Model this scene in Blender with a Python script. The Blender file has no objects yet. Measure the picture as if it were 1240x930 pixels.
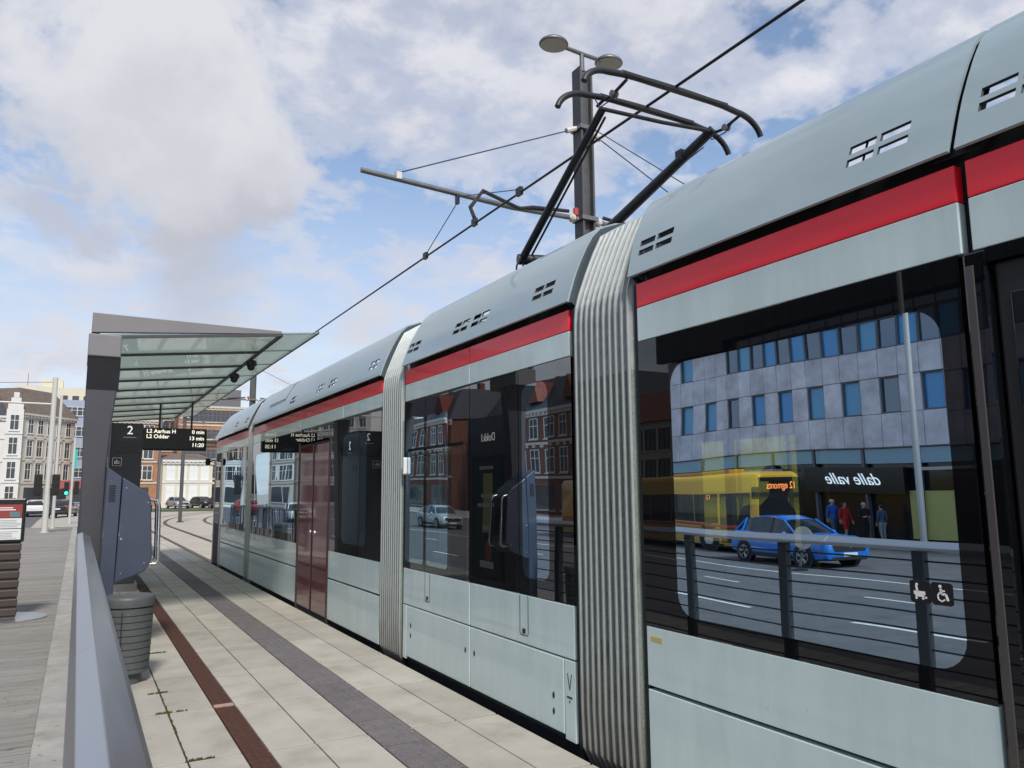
import bpy, bmesh, math, random
from mathutils import Vector, Matrix
random.seed(7)
scene = bpy.context.scene
COL = scene.collection
R = math.radians
PI = math.pi

# ------------------------------------------------------------------ materials
def newmat(name):
    m = bpy.data.materials.new(name); m.use_nodes = True
    nt = m.node_tree; nt.nodes.clear()
    out = nt.nodes.new('ShaderNodeOutputMaterial')
    return m, nt, out

def pbr(name, col, rough=0.5, metal=0.0, ior=1.5, coat=0.0, var=0.0, vscale=3.0, bump=0.0, bscale=40.0, emit=None, estr=0.0, alpha=None, stretch=None, vcol=None, rvar=0.0, island=0.0):
    m, nt, out = newmat(name)
    b = nt.nodes.new('ShaderNodeBsdfPrincipled')
    b.inputs['Base Color'].default_value = (*col, 1)
    b.inputs['Roughness'].default_value = rough
    b.inputs['Metallic'].default_value = metal
    b.inputs['IOR'].default_value = ior
    b.inputs['Coat Weight'].default_value = coat
    b.inputs['Coat Roughness'].default_value = 0.03
    if emit:
        b.inputs['Emission Color'].default_value = (*emit, 1); b.inputs['Emission Strength'].default_value = estr
    L = nt.links
    vec = None
    if var or bump or rvar:
        tc = nt.nodes.new('ShaderNodeTexCoord'); mp = nt.nodes.new('ShaderNodeMapping')
        L.new(tc.outputs['Object'], mp.inputs['Vector'])
        if stretch: mp.inputs['Scale'].default_value = stretch
        vec = mp.outputs['Vector']
    colsock = None
    if var or rvar:
        n = nt.nodes.new('ShaderNodeTexNoise'); n.inputs['Scale'].default_value = vscale; n.inputs['Detail'].default_value = 7; n.inputs['Roughness'].default_value = .65
        L.new(vec, n.inputs['Vector'])
    if var:
        rp = nt.nodes.new('ShaderNodeValToRGB')
        c2 = vcol if vcol else tuple(c * (1 - var) for c in col)
        rp.color_ramp.elements[0].position = .3; rp.color_ramp.elements[1].position = .7
        rp.color_ramp.elements[0].color = (*c2, 1)
        rp.color_ramp.elements[1].color = (*(min(1, c * (1 + var * .5)) for c in col), 1)
        L.new(n.outputs['Fac'], rp.inputs['Fac']); colsock = rp.outputs['Color']
    if island:
        g = nt.nodes.new('ShaderNodeNewGeometry'); mr = nt.nodes.new('ShaderNodeMapRange')
        mr.inputs['To Min'].default_value = 1 - island; mr.inputs['To Max'].default_value = 1 + island * .6
        L.new(g.outputs['Random Per Island'], mr.inputs['Value'])
        mx = nt.nodes.new('ShaderNodeMix'); mx.data_type = 'RGBA'; mx.blend_type = 'MULTIPLY'; mx.inputs['Factor'].default_value = 1
        if colsock: L.new(colsock, mx.inputs['A'])
        else: mx.inputs['A'].default_value = (*col, 1)
        L.new(mr.outputs['Result'], mx.inputs['B']); colsock = mx.outputs['Result']
    if colsock: L.new(colsock, b.inputs['Base Color'])
    if rvar:
        mr = nt.nodes.new('ShaderNodeMapRange'); mr.inputs['To Min'].default_value = max(0, rough - rvar); mr.inputs['To Max'].default_value = rough + rvar
        L.new(n.outputs['Fac'], mr.inputs['Value']); L.new(mr.outputs['Result'], b.inputs['Roughness'])
    if bump:
        n2 = nt.nodes.new('ShaderNodeTexNoise'); n2.inputs['Scale'].default_value = bscale; n2.inputs['Detail'].default_value = 4
        bp = nt.nodes.new('ShaderNodeBump'); bp.inputs['Strength'].default_value = bump; bp.inputs['Distance'].default_value = .02
        L.new(vec, n2.inputs['Vector']); L.new(n2.outputs['Fac'], bp.inputs['Height']); L.new(bp.outputs['Normal'], b.inputs['Normal'])
    L.new(b.outputs['BSDF'], out.inputs['Surface'])
    return m

def glass(name, tint, gcol, fac, wav=0.0, rough=0.0, diffuse=None, dfac=0.0, fres=True):
    m, nt, out = newmat(name); L = nt.links; N = nt.nodes
    t = N.new('ShaderNodeBsdfTransparent'); t.inputs['Color'].default_value = (*tint, 1)
    g = N.new('ShaderNodeBsdfGlossy'); g.inputs['Color'].default_value = (*gcol, 1); g.inputs['Roughness'].default_value = rough
    mix = N.new('ShaderNodeMixShader')
    base = t.outputs[0]
    if diffuse:
        d = N.new('ShaderNodeBsdfDiffuse'); d.inputs['Color'].default_value = (*diffuse, 1)
        tl = N.new('ShaderNodeBsdfTranslucent'); tl.inputs['Color'].default_value = (*diffuse, 1)
        ad = N.new('ShaderNodeMixShader'); ad.inputs[0].default_value = .5; L.new(d.outputs[0], ad.inputs[1]); L.new(tl.outputs[0], ad.inputs[2])
        m2 = N.new('ShaderNodeMixShader'); m2.inputs[0].default_value = dfac
        L.new(t.outputs[0], m2.inputs[1]); L.new(ad.outputs[0], m2.inputs[2]); base = m2.outputs[0]
    if fres:
        f = N.new('ShaderNodeFresnel'); f.inputs['IOR'].default_value = 1.5
        mr = N.new('ShaderNodeMapRange'); mr.inputs['From Min'].default_value = .04; mr.inputs['To Min'].default_value = fac; mr.inputs['To Max'].default_value = 1
        L.new(f.outputs[0], mr.inputs['Value']); L.new(mr.outputs['Result'], mix.inputs[0])
    else: mix.inputs[0].default_value = fac
    L.new(base, mix.inputs[1]); L.new(g.outputs[0], mix.inputs[2])
    if wav: wavy(nt, wav, [g.inputs['Normal']])
    L.new(mix.outputs[0], out.inputs['Surface'])
    return m

def wavy(nt, wav, socks, scale=1.3):
    tc = nt.nodes.new('ShaderNodeTexCoord'); n = nt.nodes.new('ShaderNodeTexNoise')
    n.inputs['Scale'].default_value = scale; n.inputs['Detail'].default_value = 0
    bp = nt.nodes.new('ShaderNodeBump'); bp.inputs['Strength'].default_value = 1; bp.inputs['Distance'].default_value = wav
    nt.links.new(tc.outputs['Object'], n.inputs['Vector']); nt.links.new(n.outputs['Fac'], bp.inputs['Height'])
    for s in socks: nt.links.new(bp.outputs['Normal'], s)

def wavy_pbr(m, wav, scale=1.3):
    b = next(n for n in m.node_tree.nodes if n.type == 'BSDF_PRINCIPLED')
    wavy(m.node_tree, wav, [b.inputs['Normal'], b.inputs['Coat Normal']], scale)
    return m

def stain(m, axis_z0, axis_z1, col, strength=.6, scale=6.0):
    """dirt that has collected low down, broken up by noise"""
    nt = m.node_tree; L = nt.links; b = next(n for n in nt.nodes if n.type == 'BSDF_PRINCIPLED')
    tc = nt.nodes.new('ShaderNodeTexCoord'); sp = nt.nodes.new('ShaderNodeSeparateXYZ'); L.new(tc.outputs['Object'], sp.inputs[0])
    mr = nt.nodes.new('ShaderNodeMapRange'); mr.inputs['From Min'].default_value = axis_z1; mr.inputs['From Max'].default_value = axis_z0
    L.new(sp.outputs['Z'], mr.inputs['Value'])
    n = nt.nodes.new('ShaderNodeTexNoise'); n.inputs['Scale'].default_value = scale; n.inputs['Detail'].default_value = 6; L.new(tc.outputs['Object'], n.inputs['Vector'])
    mu = nt.nodes.new('ShaderNodeMath'); mu.operation = 'MULTIPLY'; L.new(mr.outputs['Result'], mu.inputs[0]); L.new(n.outputs['Fac'], mu.inputs[1])
    mu2 = nt.nodes.new('ShaderNodeMath'); mu2.operation = 'MULTIPLY'; mu2.use_clamp = True; L.new(mu.outputs[0], mu2.inputs[0]); mu2.inputs[1].default_value = strength * 2
    mx = nt.nodes.new('ShaderNodeMix'); mx.data_type = 'RGBA'; L.new(mu2.outputs[0], mx.inputs['Factor'])
    ln = b.inputs['Base Color'].links
    if ln: L.new(ln[0].from_socket, mx.inputs['A'])
    else: mx.inputs['A'].default_value = b.inputs['Base Color'].default_value
    mx.inputs['B'].default_value = (*col, 1)
    L.new(mx.outputs['Result'], b.inputs['Base Color'])
    return m

def specks(m, scale, thr, col, amt, soft=.04):
    """small spots of gum, soot and wear, thresholded from noise"""
    nt = m.node_tree; L = nt.links; b = next(n for n in nt.nodes if n.type == 'BSDF_PRINCIPLED')
    tc = nt.nodes.new('ShaderNodeTexCoord'); n = nt.nodes.new('ShaderNodeTexNoise'); n.inputs['Scale'].default_value = scale; n.inputs['Detail'].default_value = 3
    L.new(tc.outputs['Object'], n.inputs['Vector'])
    mr = nt.nodes.new('ShaderNodeMapRange'); mr.inputs['From Min'].default_value = thr; mr.inputs['From Max'].default_value = thr + soft; mr.inputs['To Max'].default_value = amt
    L.new(n.outputs['Fac'], mr.inputs['Value'])
    mx = nt.nodes.new('ShaderNodeMix'); mx.data_type = 'RGBA'; L.new(mr.outputs['Result'], mx.inputs['Factor'])
    ln = b.inputs['Base Color'].links
    if ln: L.new(ln[0].from_socket, mx.inputs['A'])
    else: mx.inputs['A'].default_value = b.inputs['Base Color'].default_value
    mx.inputs['B'].default_value = (*col, 1); L.new(mx.outputs['Result'], b.inputs['Base Color'])
    return m

M = {}
M['aqua'] = stain(wavy_pbr(pbr('aqua_paint', (.57, .70, .705), .35, coat=.6, var=.10, vscale=2.0, stretch=(1, 3.0, .5)), .002, 1.6), -.05, .5, (.40, .46, .44), .35, 9)
M['red'] = wavy_pbr(pbr('red_paint', (.86, .016, .034), .4, coat=.35), .0015, 1.6)
M['cowl'] = pbr('grey_blue_paint', (.29, .375, .41), .38, coat=.45, var=.12, vscale=2.5, stretch=(1, .35, 1))
M['cowl_in'] = pbr('dark_cowl_end', (.05, .065, .08), .5)
M['gloss_black'] = wavy_pbr(pbr('black_glass_border', (.004, .0045, .006), .012, ior=1.62), .0016, 1.5)
M['rubber'] = pbr('black_rubber', (.012, .012, .014), .6)
M['seam'] = pbr('seam_black', (.01, .01, .012), .7)
M['side_glass'] = wavy_pbr(pbr('dark_side_glass', (.005, .006, .008), .012, ior=2.35), .0018, 1.5)
M['glass'] = glass('coated_window', (.98, 1.0, .96), (.68, .86, 1.0), .84, wav=.0026, fres=False)
M['glass_far'] = glass('far_window', (1.0, 1.0, .62), (.5, .5, .4), .03, fres=False)
M['glass_door'] = wavy_pbr(pbr('red_tinted_door_glass', (.13, .030, .034), .05, ior=1.75), .001, 1.5)
M['glass_plain'] = glass('clear_pane', (.93, .97, .95), (.9, .95, 1), .08, fres=False)
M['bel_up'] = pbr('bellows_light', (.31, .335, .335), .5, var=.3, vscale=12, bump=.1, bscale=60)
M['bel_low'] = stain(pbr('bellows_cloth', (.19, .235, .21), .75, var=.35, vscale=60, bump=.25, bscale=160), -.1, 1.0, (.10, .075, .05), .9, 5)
M['bel_edge'] = stain(pbr('bellows_aluminium', (.38, .415, .415), .4, metal=.4, var=.12, vscale=20), -.1, 1.0, (.17, .13, .09), .9, 5)
M['alu'] = pbr('aluminium', (.55, .55, .55), .35, metal=.9, var=.1, vscale=10)
M['steel'] = pbr('stainless', (.6, .6, .6), .22, metal=1.0)
M['pan'] = pbr('pantograph_dark', (.016, .018, .024), .45, var=.3, vscale=20)
M['carbon'] = pbr('carbon_strip', (.03, .03, .034), .4, metal=.3)
M['galv'] = pbr('galvanised', (.19, .19, .195), .45, metal=.6, var=.2, vscale=14)
M['pole'] = pbr('pole_grey', (.11, .11, .115), .5, metal=.4, var=.2, vscale=10)
M['pole_dark'] = pbr('pole_dark', (.035, .037, .042), .5, var=.2, vscale=10)
M['white_pole'] = pbr('pole_white_paint', (.52, .52, .50), .45)
M['wire'] = pbr('wire_black', (.012, .012, .015), .5)
M['wire_blue'] = pbr('stay_rope', (.03, .05, .12), .5)
M['insul'] = pbr('insulator', (.62, .60, .55), .4)
M['insul_red'] = pbr('insulator_red', (.45, .05, .05), .4)
M['lamp_lens'] = pbr('lamp_lens', (.30, .31, .31), .3)
M['tile'] = stain(pbr('granite_slab', (.44, .415, .36), .8, var=.16, vscale=2.2, bump=.12, bscale=90, island=.13), 1, 2, (.4, .4, .4), 0)
M['tile_base'] = pbr('joint_dirt', (.06, .055, .045), .95, var=.4, vscale=12)
M['tactile'] = pbr('tactile_slab', (.16, .145, .15), .85, var=.2, vscale=9, bump=.2, bscale=90, island=.12)
M['border'] = pbr('border_stone', (.38, .37, .345), .8, var=.25, vscale=3.5, bump=.12, bscale=80, island=.08)
M['rust'] = pbr('rusty_grate', (.085, .034, .022), .8, var=.4, vscale=25, bump=.3, bscale=120)
M['wood'] = pbr('weathered_plank', (.285, .27, .25), .85, var=.35, vscale=3, stretch=(.7, 12, 3), island=.16, bump=.2, bscale=30)
M['moss'] = pbr('moss', (.05, .065, .012), .95, var=.4, vscale=30)
M['darkpaint'] = pbr('anthracite_paint', (.055, .055, .066), .42, var=.12, vscale=3, bump=.03, bscale=60)
M['cap'] = pbr('grey_cap_paint', (.19, .185, .19), .5, var=.06, vscale=3)
M['navy'] = pbr('slate_blue_paint', (.046, .058, .092), .38, var=.10, vscale=4, coat=.2)
M['binpaint'] = pbr('bin_grey_green', (.078, .087, .088), .5, var=.15, vscale=8)
M['railmetal'] = pbr('handrail_metal', (.47, .465, .475), .32, metal=.9, rvar=.10, var=.08, vscale=5, stretch=(4, .25, 4))
M['raildark'] = pbr('railing_post_paint', (.03, .034, .042), .45)
M['canopy_glass'] = glass('canopy_glass', (.80, .87, .83), (.9, .95, .95), .22, diffuse=(.62, .66, .59), dfac=.52, rough=.02, fres=False)
M['screen'] = pbr('led_screen', (.010, .008, .006), .25)
M['screen_lit'] = pbr('led_letters', (1, .93, .8), .5, emit=(1, .92, .78), estr=.7)
M['orange_lit'] = pbr('led_orange', (1, .3, .08), .5, emit=(1, .22, .05), estr=.8)
M['white'] = pbr('white_print', (.80, .80, .80), .5)
M['white_glow'] = pbr('white_letter_glow', (.9, .9, .9), .5, emit=(1, 1, 1), estr=.5)  # glow added to white lettering so it stays bright in shade
M['blackprint'] = pbr('black_print', (.012, .012, .014), .3)
M['asphalt'] = pbr('asphalt', (.125, .125, .135), .9, var=.25, vscale=1.2, bump=.5, bscale=70)
M['ground'] = pbr('pale_paving', (.40, .37, .32), .9, var=.12, vscale=.6, bump=.15, bscale=30)
M['trackbed'] = pbr('track_concrete', (.43, .39, .33), .9, var=.15, vscale=1.0, bump=.15, bscale=30)
M['pave'] = pbr('pavement_grey', (.33, .32, .31), .9, var=.15, vscale=2, bump=.15, bscale=40)
M['kerb'] = pbr('kerb_stone', (.45, .44, .42), .85, var=.1, vscale=6)
M['paintline'] = pbr('road_paint', (.72, .72, .70), .8, var=.2, vscale=8)
M['railsteel'] = pbr('rail_rust', (.12, .075, .05), .5, metal=.4, var=.3, vscale=8)
M['grass'] = pbr('grass', (.07, .095, .02), .95, var=.4, vscale=4)
M['rubber_tyre'] = pbr('tyre', (.015, .015, .016), .8)
M['carglass'] = pbr('car_glass', (.012, .014, .017), .03, ior=1.7)
M['carblue'] = pbr('car_blue', (.006, .19, .68), .25, coat=1.0)
M['carwhite'] = pbr('car_white', (.72, .73, .74), .3, coat=.8)
M['cardark'] = pbr('car_dark', (.02, .02, .024), .3, coat=.8)
M['carsilver'] = pbr('car_silver', (.45, .46, .47), .3, metal=.5, coat=.6)
M['carred'] = pbr('car_red', (.45, .02, .02), .3, coat=.8)
M['clad'] = pbr('black_cladding', (.018, .018, .02), .6)
M['lens'] = pbr('headlamp', (.75, .78, .82), .1, ior=1.6)
M['taillamp'] = pbr('tail_lamp', (.5, .01, .01), .2)
M['bus'] = pbr('bus_yellow', (.56, .31, .015), .35, coat=.6)
M['bus_dark'] = pbr('bus_dark_yellow', (.38, .16, .006), .4, coat=.4)
M['concrete'] = pbr('panel_concrete', (.72, .69, .76), .85, var=.35, vscale=.9, bump=.1, bscale=25, island=.09)
M['fascia'] = pbr('dark_metal_fascia', (.035, .03, .032), .5, island=.15)
M['office_glass'] = pbr('office_glass', (.015, .05, .12), .04, ior=2.3)
M['office_frame'] = pbr('office_frame', (.12, .125, .14), .5)
M['blind'] = pbr('window_blind_blue', (.05, .29, .64), .25, coat=.7)
M['transom'] = pbr('transom_glass', (.20, .36, .46), .15, coat=.5)
M['shop'] = pbr('shop_dark', (.012, .016, .022), .15, ior=1.6)
M['brick'] = pbr('brick_red', (.19, .08, .056), .9, var=.3, vscale=2, bump=.1, bscale=30)
M['brickorange'] = pbr('brick_orange', (.37, .19, .115), .9, var=.2, vscale=1, bump=.1, bscale=20)
M['stone'] = pbr('stone_band', (.52, .48, .42), .9)
M['cream'] = pbr('cream_render', (.62, .58, .47), .9, var=.07, vscale=.5)
M['greige'] = pbr('greige_stucco', (.56, .53, .47), .9, var=.12, vscale=.8)
M['whitewall'] = pbr('white_stucco', (.66, .655, .64), .9, var=.08, vscale=.8)
M['bluegrey'] = pbr('blue_grey_cladding', (.33, .38, .48), .8, var=.08, vscale=.8)
M['rooftile'] = pbr('red_roof_tile', (.18, .055, .038), .9, var=.25, vscale=2.5)
M['roofbrown'] = pbr('brown_roof', (.15, .12, .10), .9, var=.3, vscale=2)
M['slate'] = pbr('dark_slate', (.04, .045, .06), .6, var=.2, vscale=2)
M['pane'] = pbr('house_window_pane', (.05, .058, .07), .08, ior=1.6)
M['frame_white'] = pbr('window_frame_white', (.7, .7, .68), .6)
M['teal_sign'] = pbr('teal_sign', (.02, .35, .33), .4, emit=(.02, .6, .55), estr=.15)
M['red_sign'] = pbr('red_sign', (.26, .06, .055), .5)
M['awning'] = pbr('awning_canvas', (.55, .52, .48), .9)
M['green_lit'] = pbr('signal_green', (.02, .5, .3), .4, emit=(.02, 1, .55), estr=2.2)
M['signal_off'] = pbr('signal_off_lens', (.02, .015, .012), .3)
M['skin'] = pbr('skin', (.50, .30, .22), .6)
M['hair_dark'] = pbr('hair_dark', (.03, .02, .015), .7)
M['hair_grey'] = pbr('hair_grey', (.50, .47, .42), .7)
M['cloth_navy'] = pbr('cloth_navy', (.02, .028, .05), .9)
M['cloth_blue'] = pbr('cloth_blue', (.02, .10, .50), .9)
M['cloth_red'] = pbr('cloth_red', (.45, .02, .02), .9)
M['cloth_black'] = pbr('cloth_black', (.014, .014, .016), .9)
M['cloth_denim'] = pbr('cloth_denim', (.06, .10, .18), .9)
M['cloth_grey'] = pbr('cloth_grey', (.25, .27, .29), .9)
M['hivis'] = pbr('hivis_yellow', (.55, .60, .05), .8)
M['seatcloth'] = pbr('seat_fabric', (.03, .04, .06), .85)
M['seatgrey'] = pbr('seat_shell', (.22, .23, .25), .5)
M['interior'] = pbr('tram_interior_panel', (.035, .038, .042), .6)
M['floor_dark'] = pbr('tram_floor', (.05, .05, .055), .8)
M['yellowpole'] = pbr('yellow_grab_pole', (.72, .66, .06), .4, emit=None)
M['poster_bg'] = pbr('poster_dark_green', (.012, .06, .05), .25)
M['poster_yel'] = pbr('poster_yellow', (.50, .50, .18), .4)
M['poster_red'] = pbr('poster_red', (.45, .10, .10), .4)
M['poster_brown'] = pbr('stand_brown', (.055, .042, .036), .5, var=.15, vscale=6)
M['paper'] = pbr('paper_white', (.68, .71, .70), .5)
M['paperred'] = pbr('paper_red', (.28, .045, .04), .5)
M['paperteal'] = pbr('paper_teal', (.10, .20, .24), .5)
M['plate'] = pbr('number_plate', (.75, .75, .75), .5)
M['yellow_sticker'] = pbr('yellow_sticker', (.55, .42, .12), .6)

specks(M['tile'], 26, .70, (.12, .11, .09), .75); specks(M['tile'], 2.6, .52, (.27, .25, .21), .65, .22); specks(M['tile'], 90, .68, (.22, .2, .17), .6)
specks(M['border'], 14, .66, (.10, .095, .08), .7); specks(M['border'], 2.5, .58, (.20, .18, .15), .6, .15)
specks(M['wood'], 9, .64, (.13, .12, .11), .7, .08); specks(M['tactile'], 40, .68, (.30, .29, .28), .5)
specks(M['railmetal'], 60, .70, (.62, .62, .64), .5); specks(M['railmetal'], 11, .68, (.30, .30, .31), .4, .1)
specks(M['darkpaint'], 50, .71, (.16, .16, .16), .5); specks(M['navy'], 45, .72, (.16, .18, .22), .6); specks(M['cap'], 30, .70, (.10, .10, .10), .5)
specks(M['aqua'], 22, .735, (.22, .24, .24), .5); specks(M['binpaint'], 30, .69, (.20, .2, .19), .5)
specks(M['bel_low'], 3.5, .60, (.07, .06, .045), .7, .15); specks(M['asphalt'], 1.1, .60, (.07, .07, .075), .6, .15)
# ------------------------------------------------------------------ mesh builder
ORI = {}
class MB:
    def __init__(s): s.v = []; s.f = []; s.m = []
    def add(s, vs, fs, mi=0):
        b = len(s.v); s.v += [tuple(p) for p in vs]
        for f in fs: s.f.append(tuple(b + i for i in f)); s.m.append(mi)
        return s
    def box(s, x0, x1, y0, y1, z0, z1, mi=0):
        return s.add([(x0,y0,z0),(x1,y0,z0),(x1,y1,z0),(x0,y1,z0),(x0,y0,z1),(x1,y0,z1),(x1,y1,z1),(x0,y1,z1)],
                     [(3,2,1,0),(4,5,6,7),(0,1,5,4),(1,2,6,5),(2,3,7,6),(3,0,4,7)], mi)
    def quad(s, a, b, c, d, mi=0): return s.add([a,b,c,d], [(0,1,2,3)], mi)
    def loft(s, rings, cap=True, mi=0, closed=True):
        n = len(rings[0]); vs = [p for r in rings for p in r]; fs = []
        for i in range(len(rings) - 1):
            for j in range(n if closed else n - 1):
                k = (j + 1) % n
                fs.append((i*n+j, i*n+k, (i+1)*n+k, (i+1)*n+j))
        if cap and closed: fs += [tuple(range(n))[::-1], tuple((len(rings)-1)*n + j for j in range(n))]
        return s.add(vs, fs, mi)
    def tube(s, path, r, n=8, mi=0, cap=True):
        P = [Vector(p) for p in path]; rings = []
        rr = r if isinstance(r, (list, tuple)) else [r] * len(P)
        up = None
        for i, p in enumerate(P):
            d = (P[min(i+1, len(P)-1)] - P[max(i-1, 0)])
            if d.length < 1e-9: d = Vector((0,0,1))
            d.normalize()
            if up is None:
                a = Vector((0,0,1)) if abs(d.z) < .9 else Vector((1,0,0))
                up = (a - d * a.dot(d)).normalized()
            else:
                up = up - d * up.dot(d)
                up = up.normalized() if up.length > 1e-6 else Vector((1,0,0))
            w = d.cross(up)
            rings.append([p + (up * math.cos(t) + w * math.sin(t)) * rr[i] for t in (2*PI*k/n for k in range(n))])
        return s.loft(rings, cap, mi)
    def cyl(s, a, b, r, n=16, mi=0): return s.tube([a, b], r, n, mi)
    def lathe(s, prof, c=(0,0,0), n=24, mi=0, sx=1, sy=1):
        rings = [[(c[0] + r*sx*math.cos(2*PI*k/n), c[1] + r*sy*math.sin(2*PI*k/n), c[2] + z) for k in range(n)] for r, z in prof]
        return s.loft(rings, True, mi)
    def prism(s, poly, axis, a0, a1, mi=0):
        """polygon extruded along 'x','y' or 'z'"""
        def P(p, a): return {'x': (a, p[0], p[1]), 'y': (p[0], a, p[1]), 'z': (p[0], p[1], a)}[axis]
        return s.loft([[P(p, a0) for p in poly], [P(p, a1) for p in poly]], True, mi)
    def build(s, name, mat, parent=None, smooth=False, bevel=0.0, loc=None):
        me = bpy.data.meshes.new(name)
        o0 = Vector(loc) if loc is not None else (ORI.get(parent.name, Vector((0,0,0))) if parent else Vector((0,0,0)))
        me.from_pydata([tuple(Vector(p) - o0) for p in s.v], [], s.f)
        mats = mat if isinstance(mat, (list, tuple)) else [mat]
        for m in mats: me.materials.append(m)
        if len(mats) > 1: me.polygons.foreach_set('material_index', s.m)
        bm = bmesh.new(); bm.from_mesh(me); bmesh.ops.recalc_face_normals(bm, faces=bm.faces); bm.to_mesh(me); bm.free()
        if smooth:
            me.polygons.foreach_set('use_smooth', [True] * len(me.polygons))
        o = bpy.data.objects.new(name, me); COL.objects.link(o)
        if smooth is True or smooth == 'auto':
            try: me.set_sharp_from_angle(angle=R(40 if smooth == 'auto' else 62))
            except Exception: pass
        if bevel:
            bv = o.modifiers.new('bevel', 'BEVEL'); bv.width = bevel; bv.segments = 2; bv.limit_method = 'ANGLE'; bv.angle_limit = R(35)
        if parent: o.parent = parent; ORI[o.name] = o0
        elif loc is not None: o.location = loc; ORI[o.name] = o0
        else: ORI[o.name] = Vector((0,0,0))
        return o

def tag(o, label=None, cat=None, group=None, kind=None):
    if label: o['label'] = label
    if cat: o['category'] = cat
    if group: o['group'] = group
    if kind: o['kind'] = kind
    return o
def thing(name, loc, label, cat, group=None, rz=0):
    o = bpy.data.objects.new(name, None); COL.objects.link(o); o.location = loc; o.rotation_euler = (0,0,rz)
    o.empty_display_size = .2
    ORI[o.name] = Vector((0,0,0)) if rz else Vector(loc)
    return tag(o, label, cat, group)
def local(name, label, cat, group=None):
    """a thing built about its own origin, to be moved or copied later"""
    o = bpy.data.objects.new(name, None); COL.objects.link(o); ORI[o.name] = Vector((0,0,0))
    return tag(o, label, cat, group)
def copy_tree(o, parent=None):
    c = o.copy(); COL.objects.link(c); c.parent = parent
    for ch in list(o.children): copy_tree(ch, c)
    return c
def recolor(root, src, dst):
    for ch in root.children_recursive:
        for sl in ch.material_slots:
            if sl.material == src: sl.link = 'OBJECT'; sl.material = dst
def sharecopy(src, name, loc, parent):
    o = bpy.data.objects.new(name, src.data); COL.objects.link(o); o.location = loc; o.parent = parent
    return o

def textmesh(txt, size, mat, name, parent, origin, xdir, ydir, depth=.004, align='CENTER', shear=0.0, sx=1.0, bold=0.0):
    cu = bpy.data.curves.new(name, 'FONT'); cu.body = txt; cu.size = size; cu.align_x = align; cu.align_y = 'CENTER'; cu.extrude = depth / 2; cu.shear = shear; cu.offset = bold
    ob = bpy.data.objects.new('tmp', cu); COL.objects.link(ob)
    dg = bpy.context.evaluated_depsgraph_get(); dg.update()
    me = bpy.data.meshes.new_from_object(ob.evaluated_get(dg))
    bpy.data.objects.remove(ob); bpy.data.curves.remove(cu)
    X = Vector(xdir); Y = Vector(ydir); Z = X.cross(Y); o0 = ORI.get(parent.name, Vector((0,0,0)))
    for v in me.vertices:
        c = v.co.copy(); v.co = Vector(origin) + X * c.x * sx + Y * c.y + Z * c.z - o0
    me.materials.clear(); me.materials.append(mat)
    o = bpy.data.objects.new(name, me); COL.objects.link(o); o.parent = parent; ORI[o.name] = o0
    return o

def rrect(y0, y1, z0, z1, r, n=6):
    pts = []
    for cy, cz, a0 in ((y1-r, z1-r, 0), (y0+r, z1-r, 90), (y0+r, z0+r, 180), (y1-r, z0+r, 270)):
        for k in range(n + 1):
            a = R(a0 + 90 * k / n); pts.append((cy + r*math.cos(a), cz + r*math.sin(a)))
    return pts

# ------------------------------------------------------------------ camera
def make_camera():
    cam = bpy.data.cameras.new('camera'); ob = bpy.data.objects.new('camera', cam); COL.objects.link(ob)
    cam.sensor_width = 36; cam.sensor_fit = 'HORIZONTAL'; cam.lens = 930 / 1240 * 36
    cam.clip_start = .05; cam.clip_end = 3000
    dY = Vector((95-620, 598-465, 930)).normalized()
    up = Vector((550-620, -6000-465, 930)).normalized(); up = (up - dY * up.dot(dY)).normalized()
    dX = dY.cross(up)
    # columns are the world axes in camera space (x right, y down, z forward)
    A = Matrix((dX, dY, up))            # rows: world axes expressed in cv-camera coords -> world = A @ cam
    cv = A
    flip = Matrix(((1,0,0),(0,-1,0),(0,0,-1)))
    rot = (cv @ flip).to_4x4()
    rot.translation = Vector((0, 0, 1.6))
    ob.matrix_world = rot
    scene.camera = ob
make_camera()
scene.render.resolution_x = 1024; scene.render.resolution_y = 768
scene.view_settings.view_transform = 'Standard'; scene.view_settings.look = 'None'
scene.view_settings.exposure = 0.50; scene.view_settings.gamma = 1
scene.cycles.max_bounces = 7; scene.cycles.transparent_max_bounces = 12; scene.cycles.use_denoising = True
scene.cycles.caustics_reflective = False; scene.cycles.caustics_refractive = False
scene.cycles.sample_clamp_indirect = 6

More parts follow.
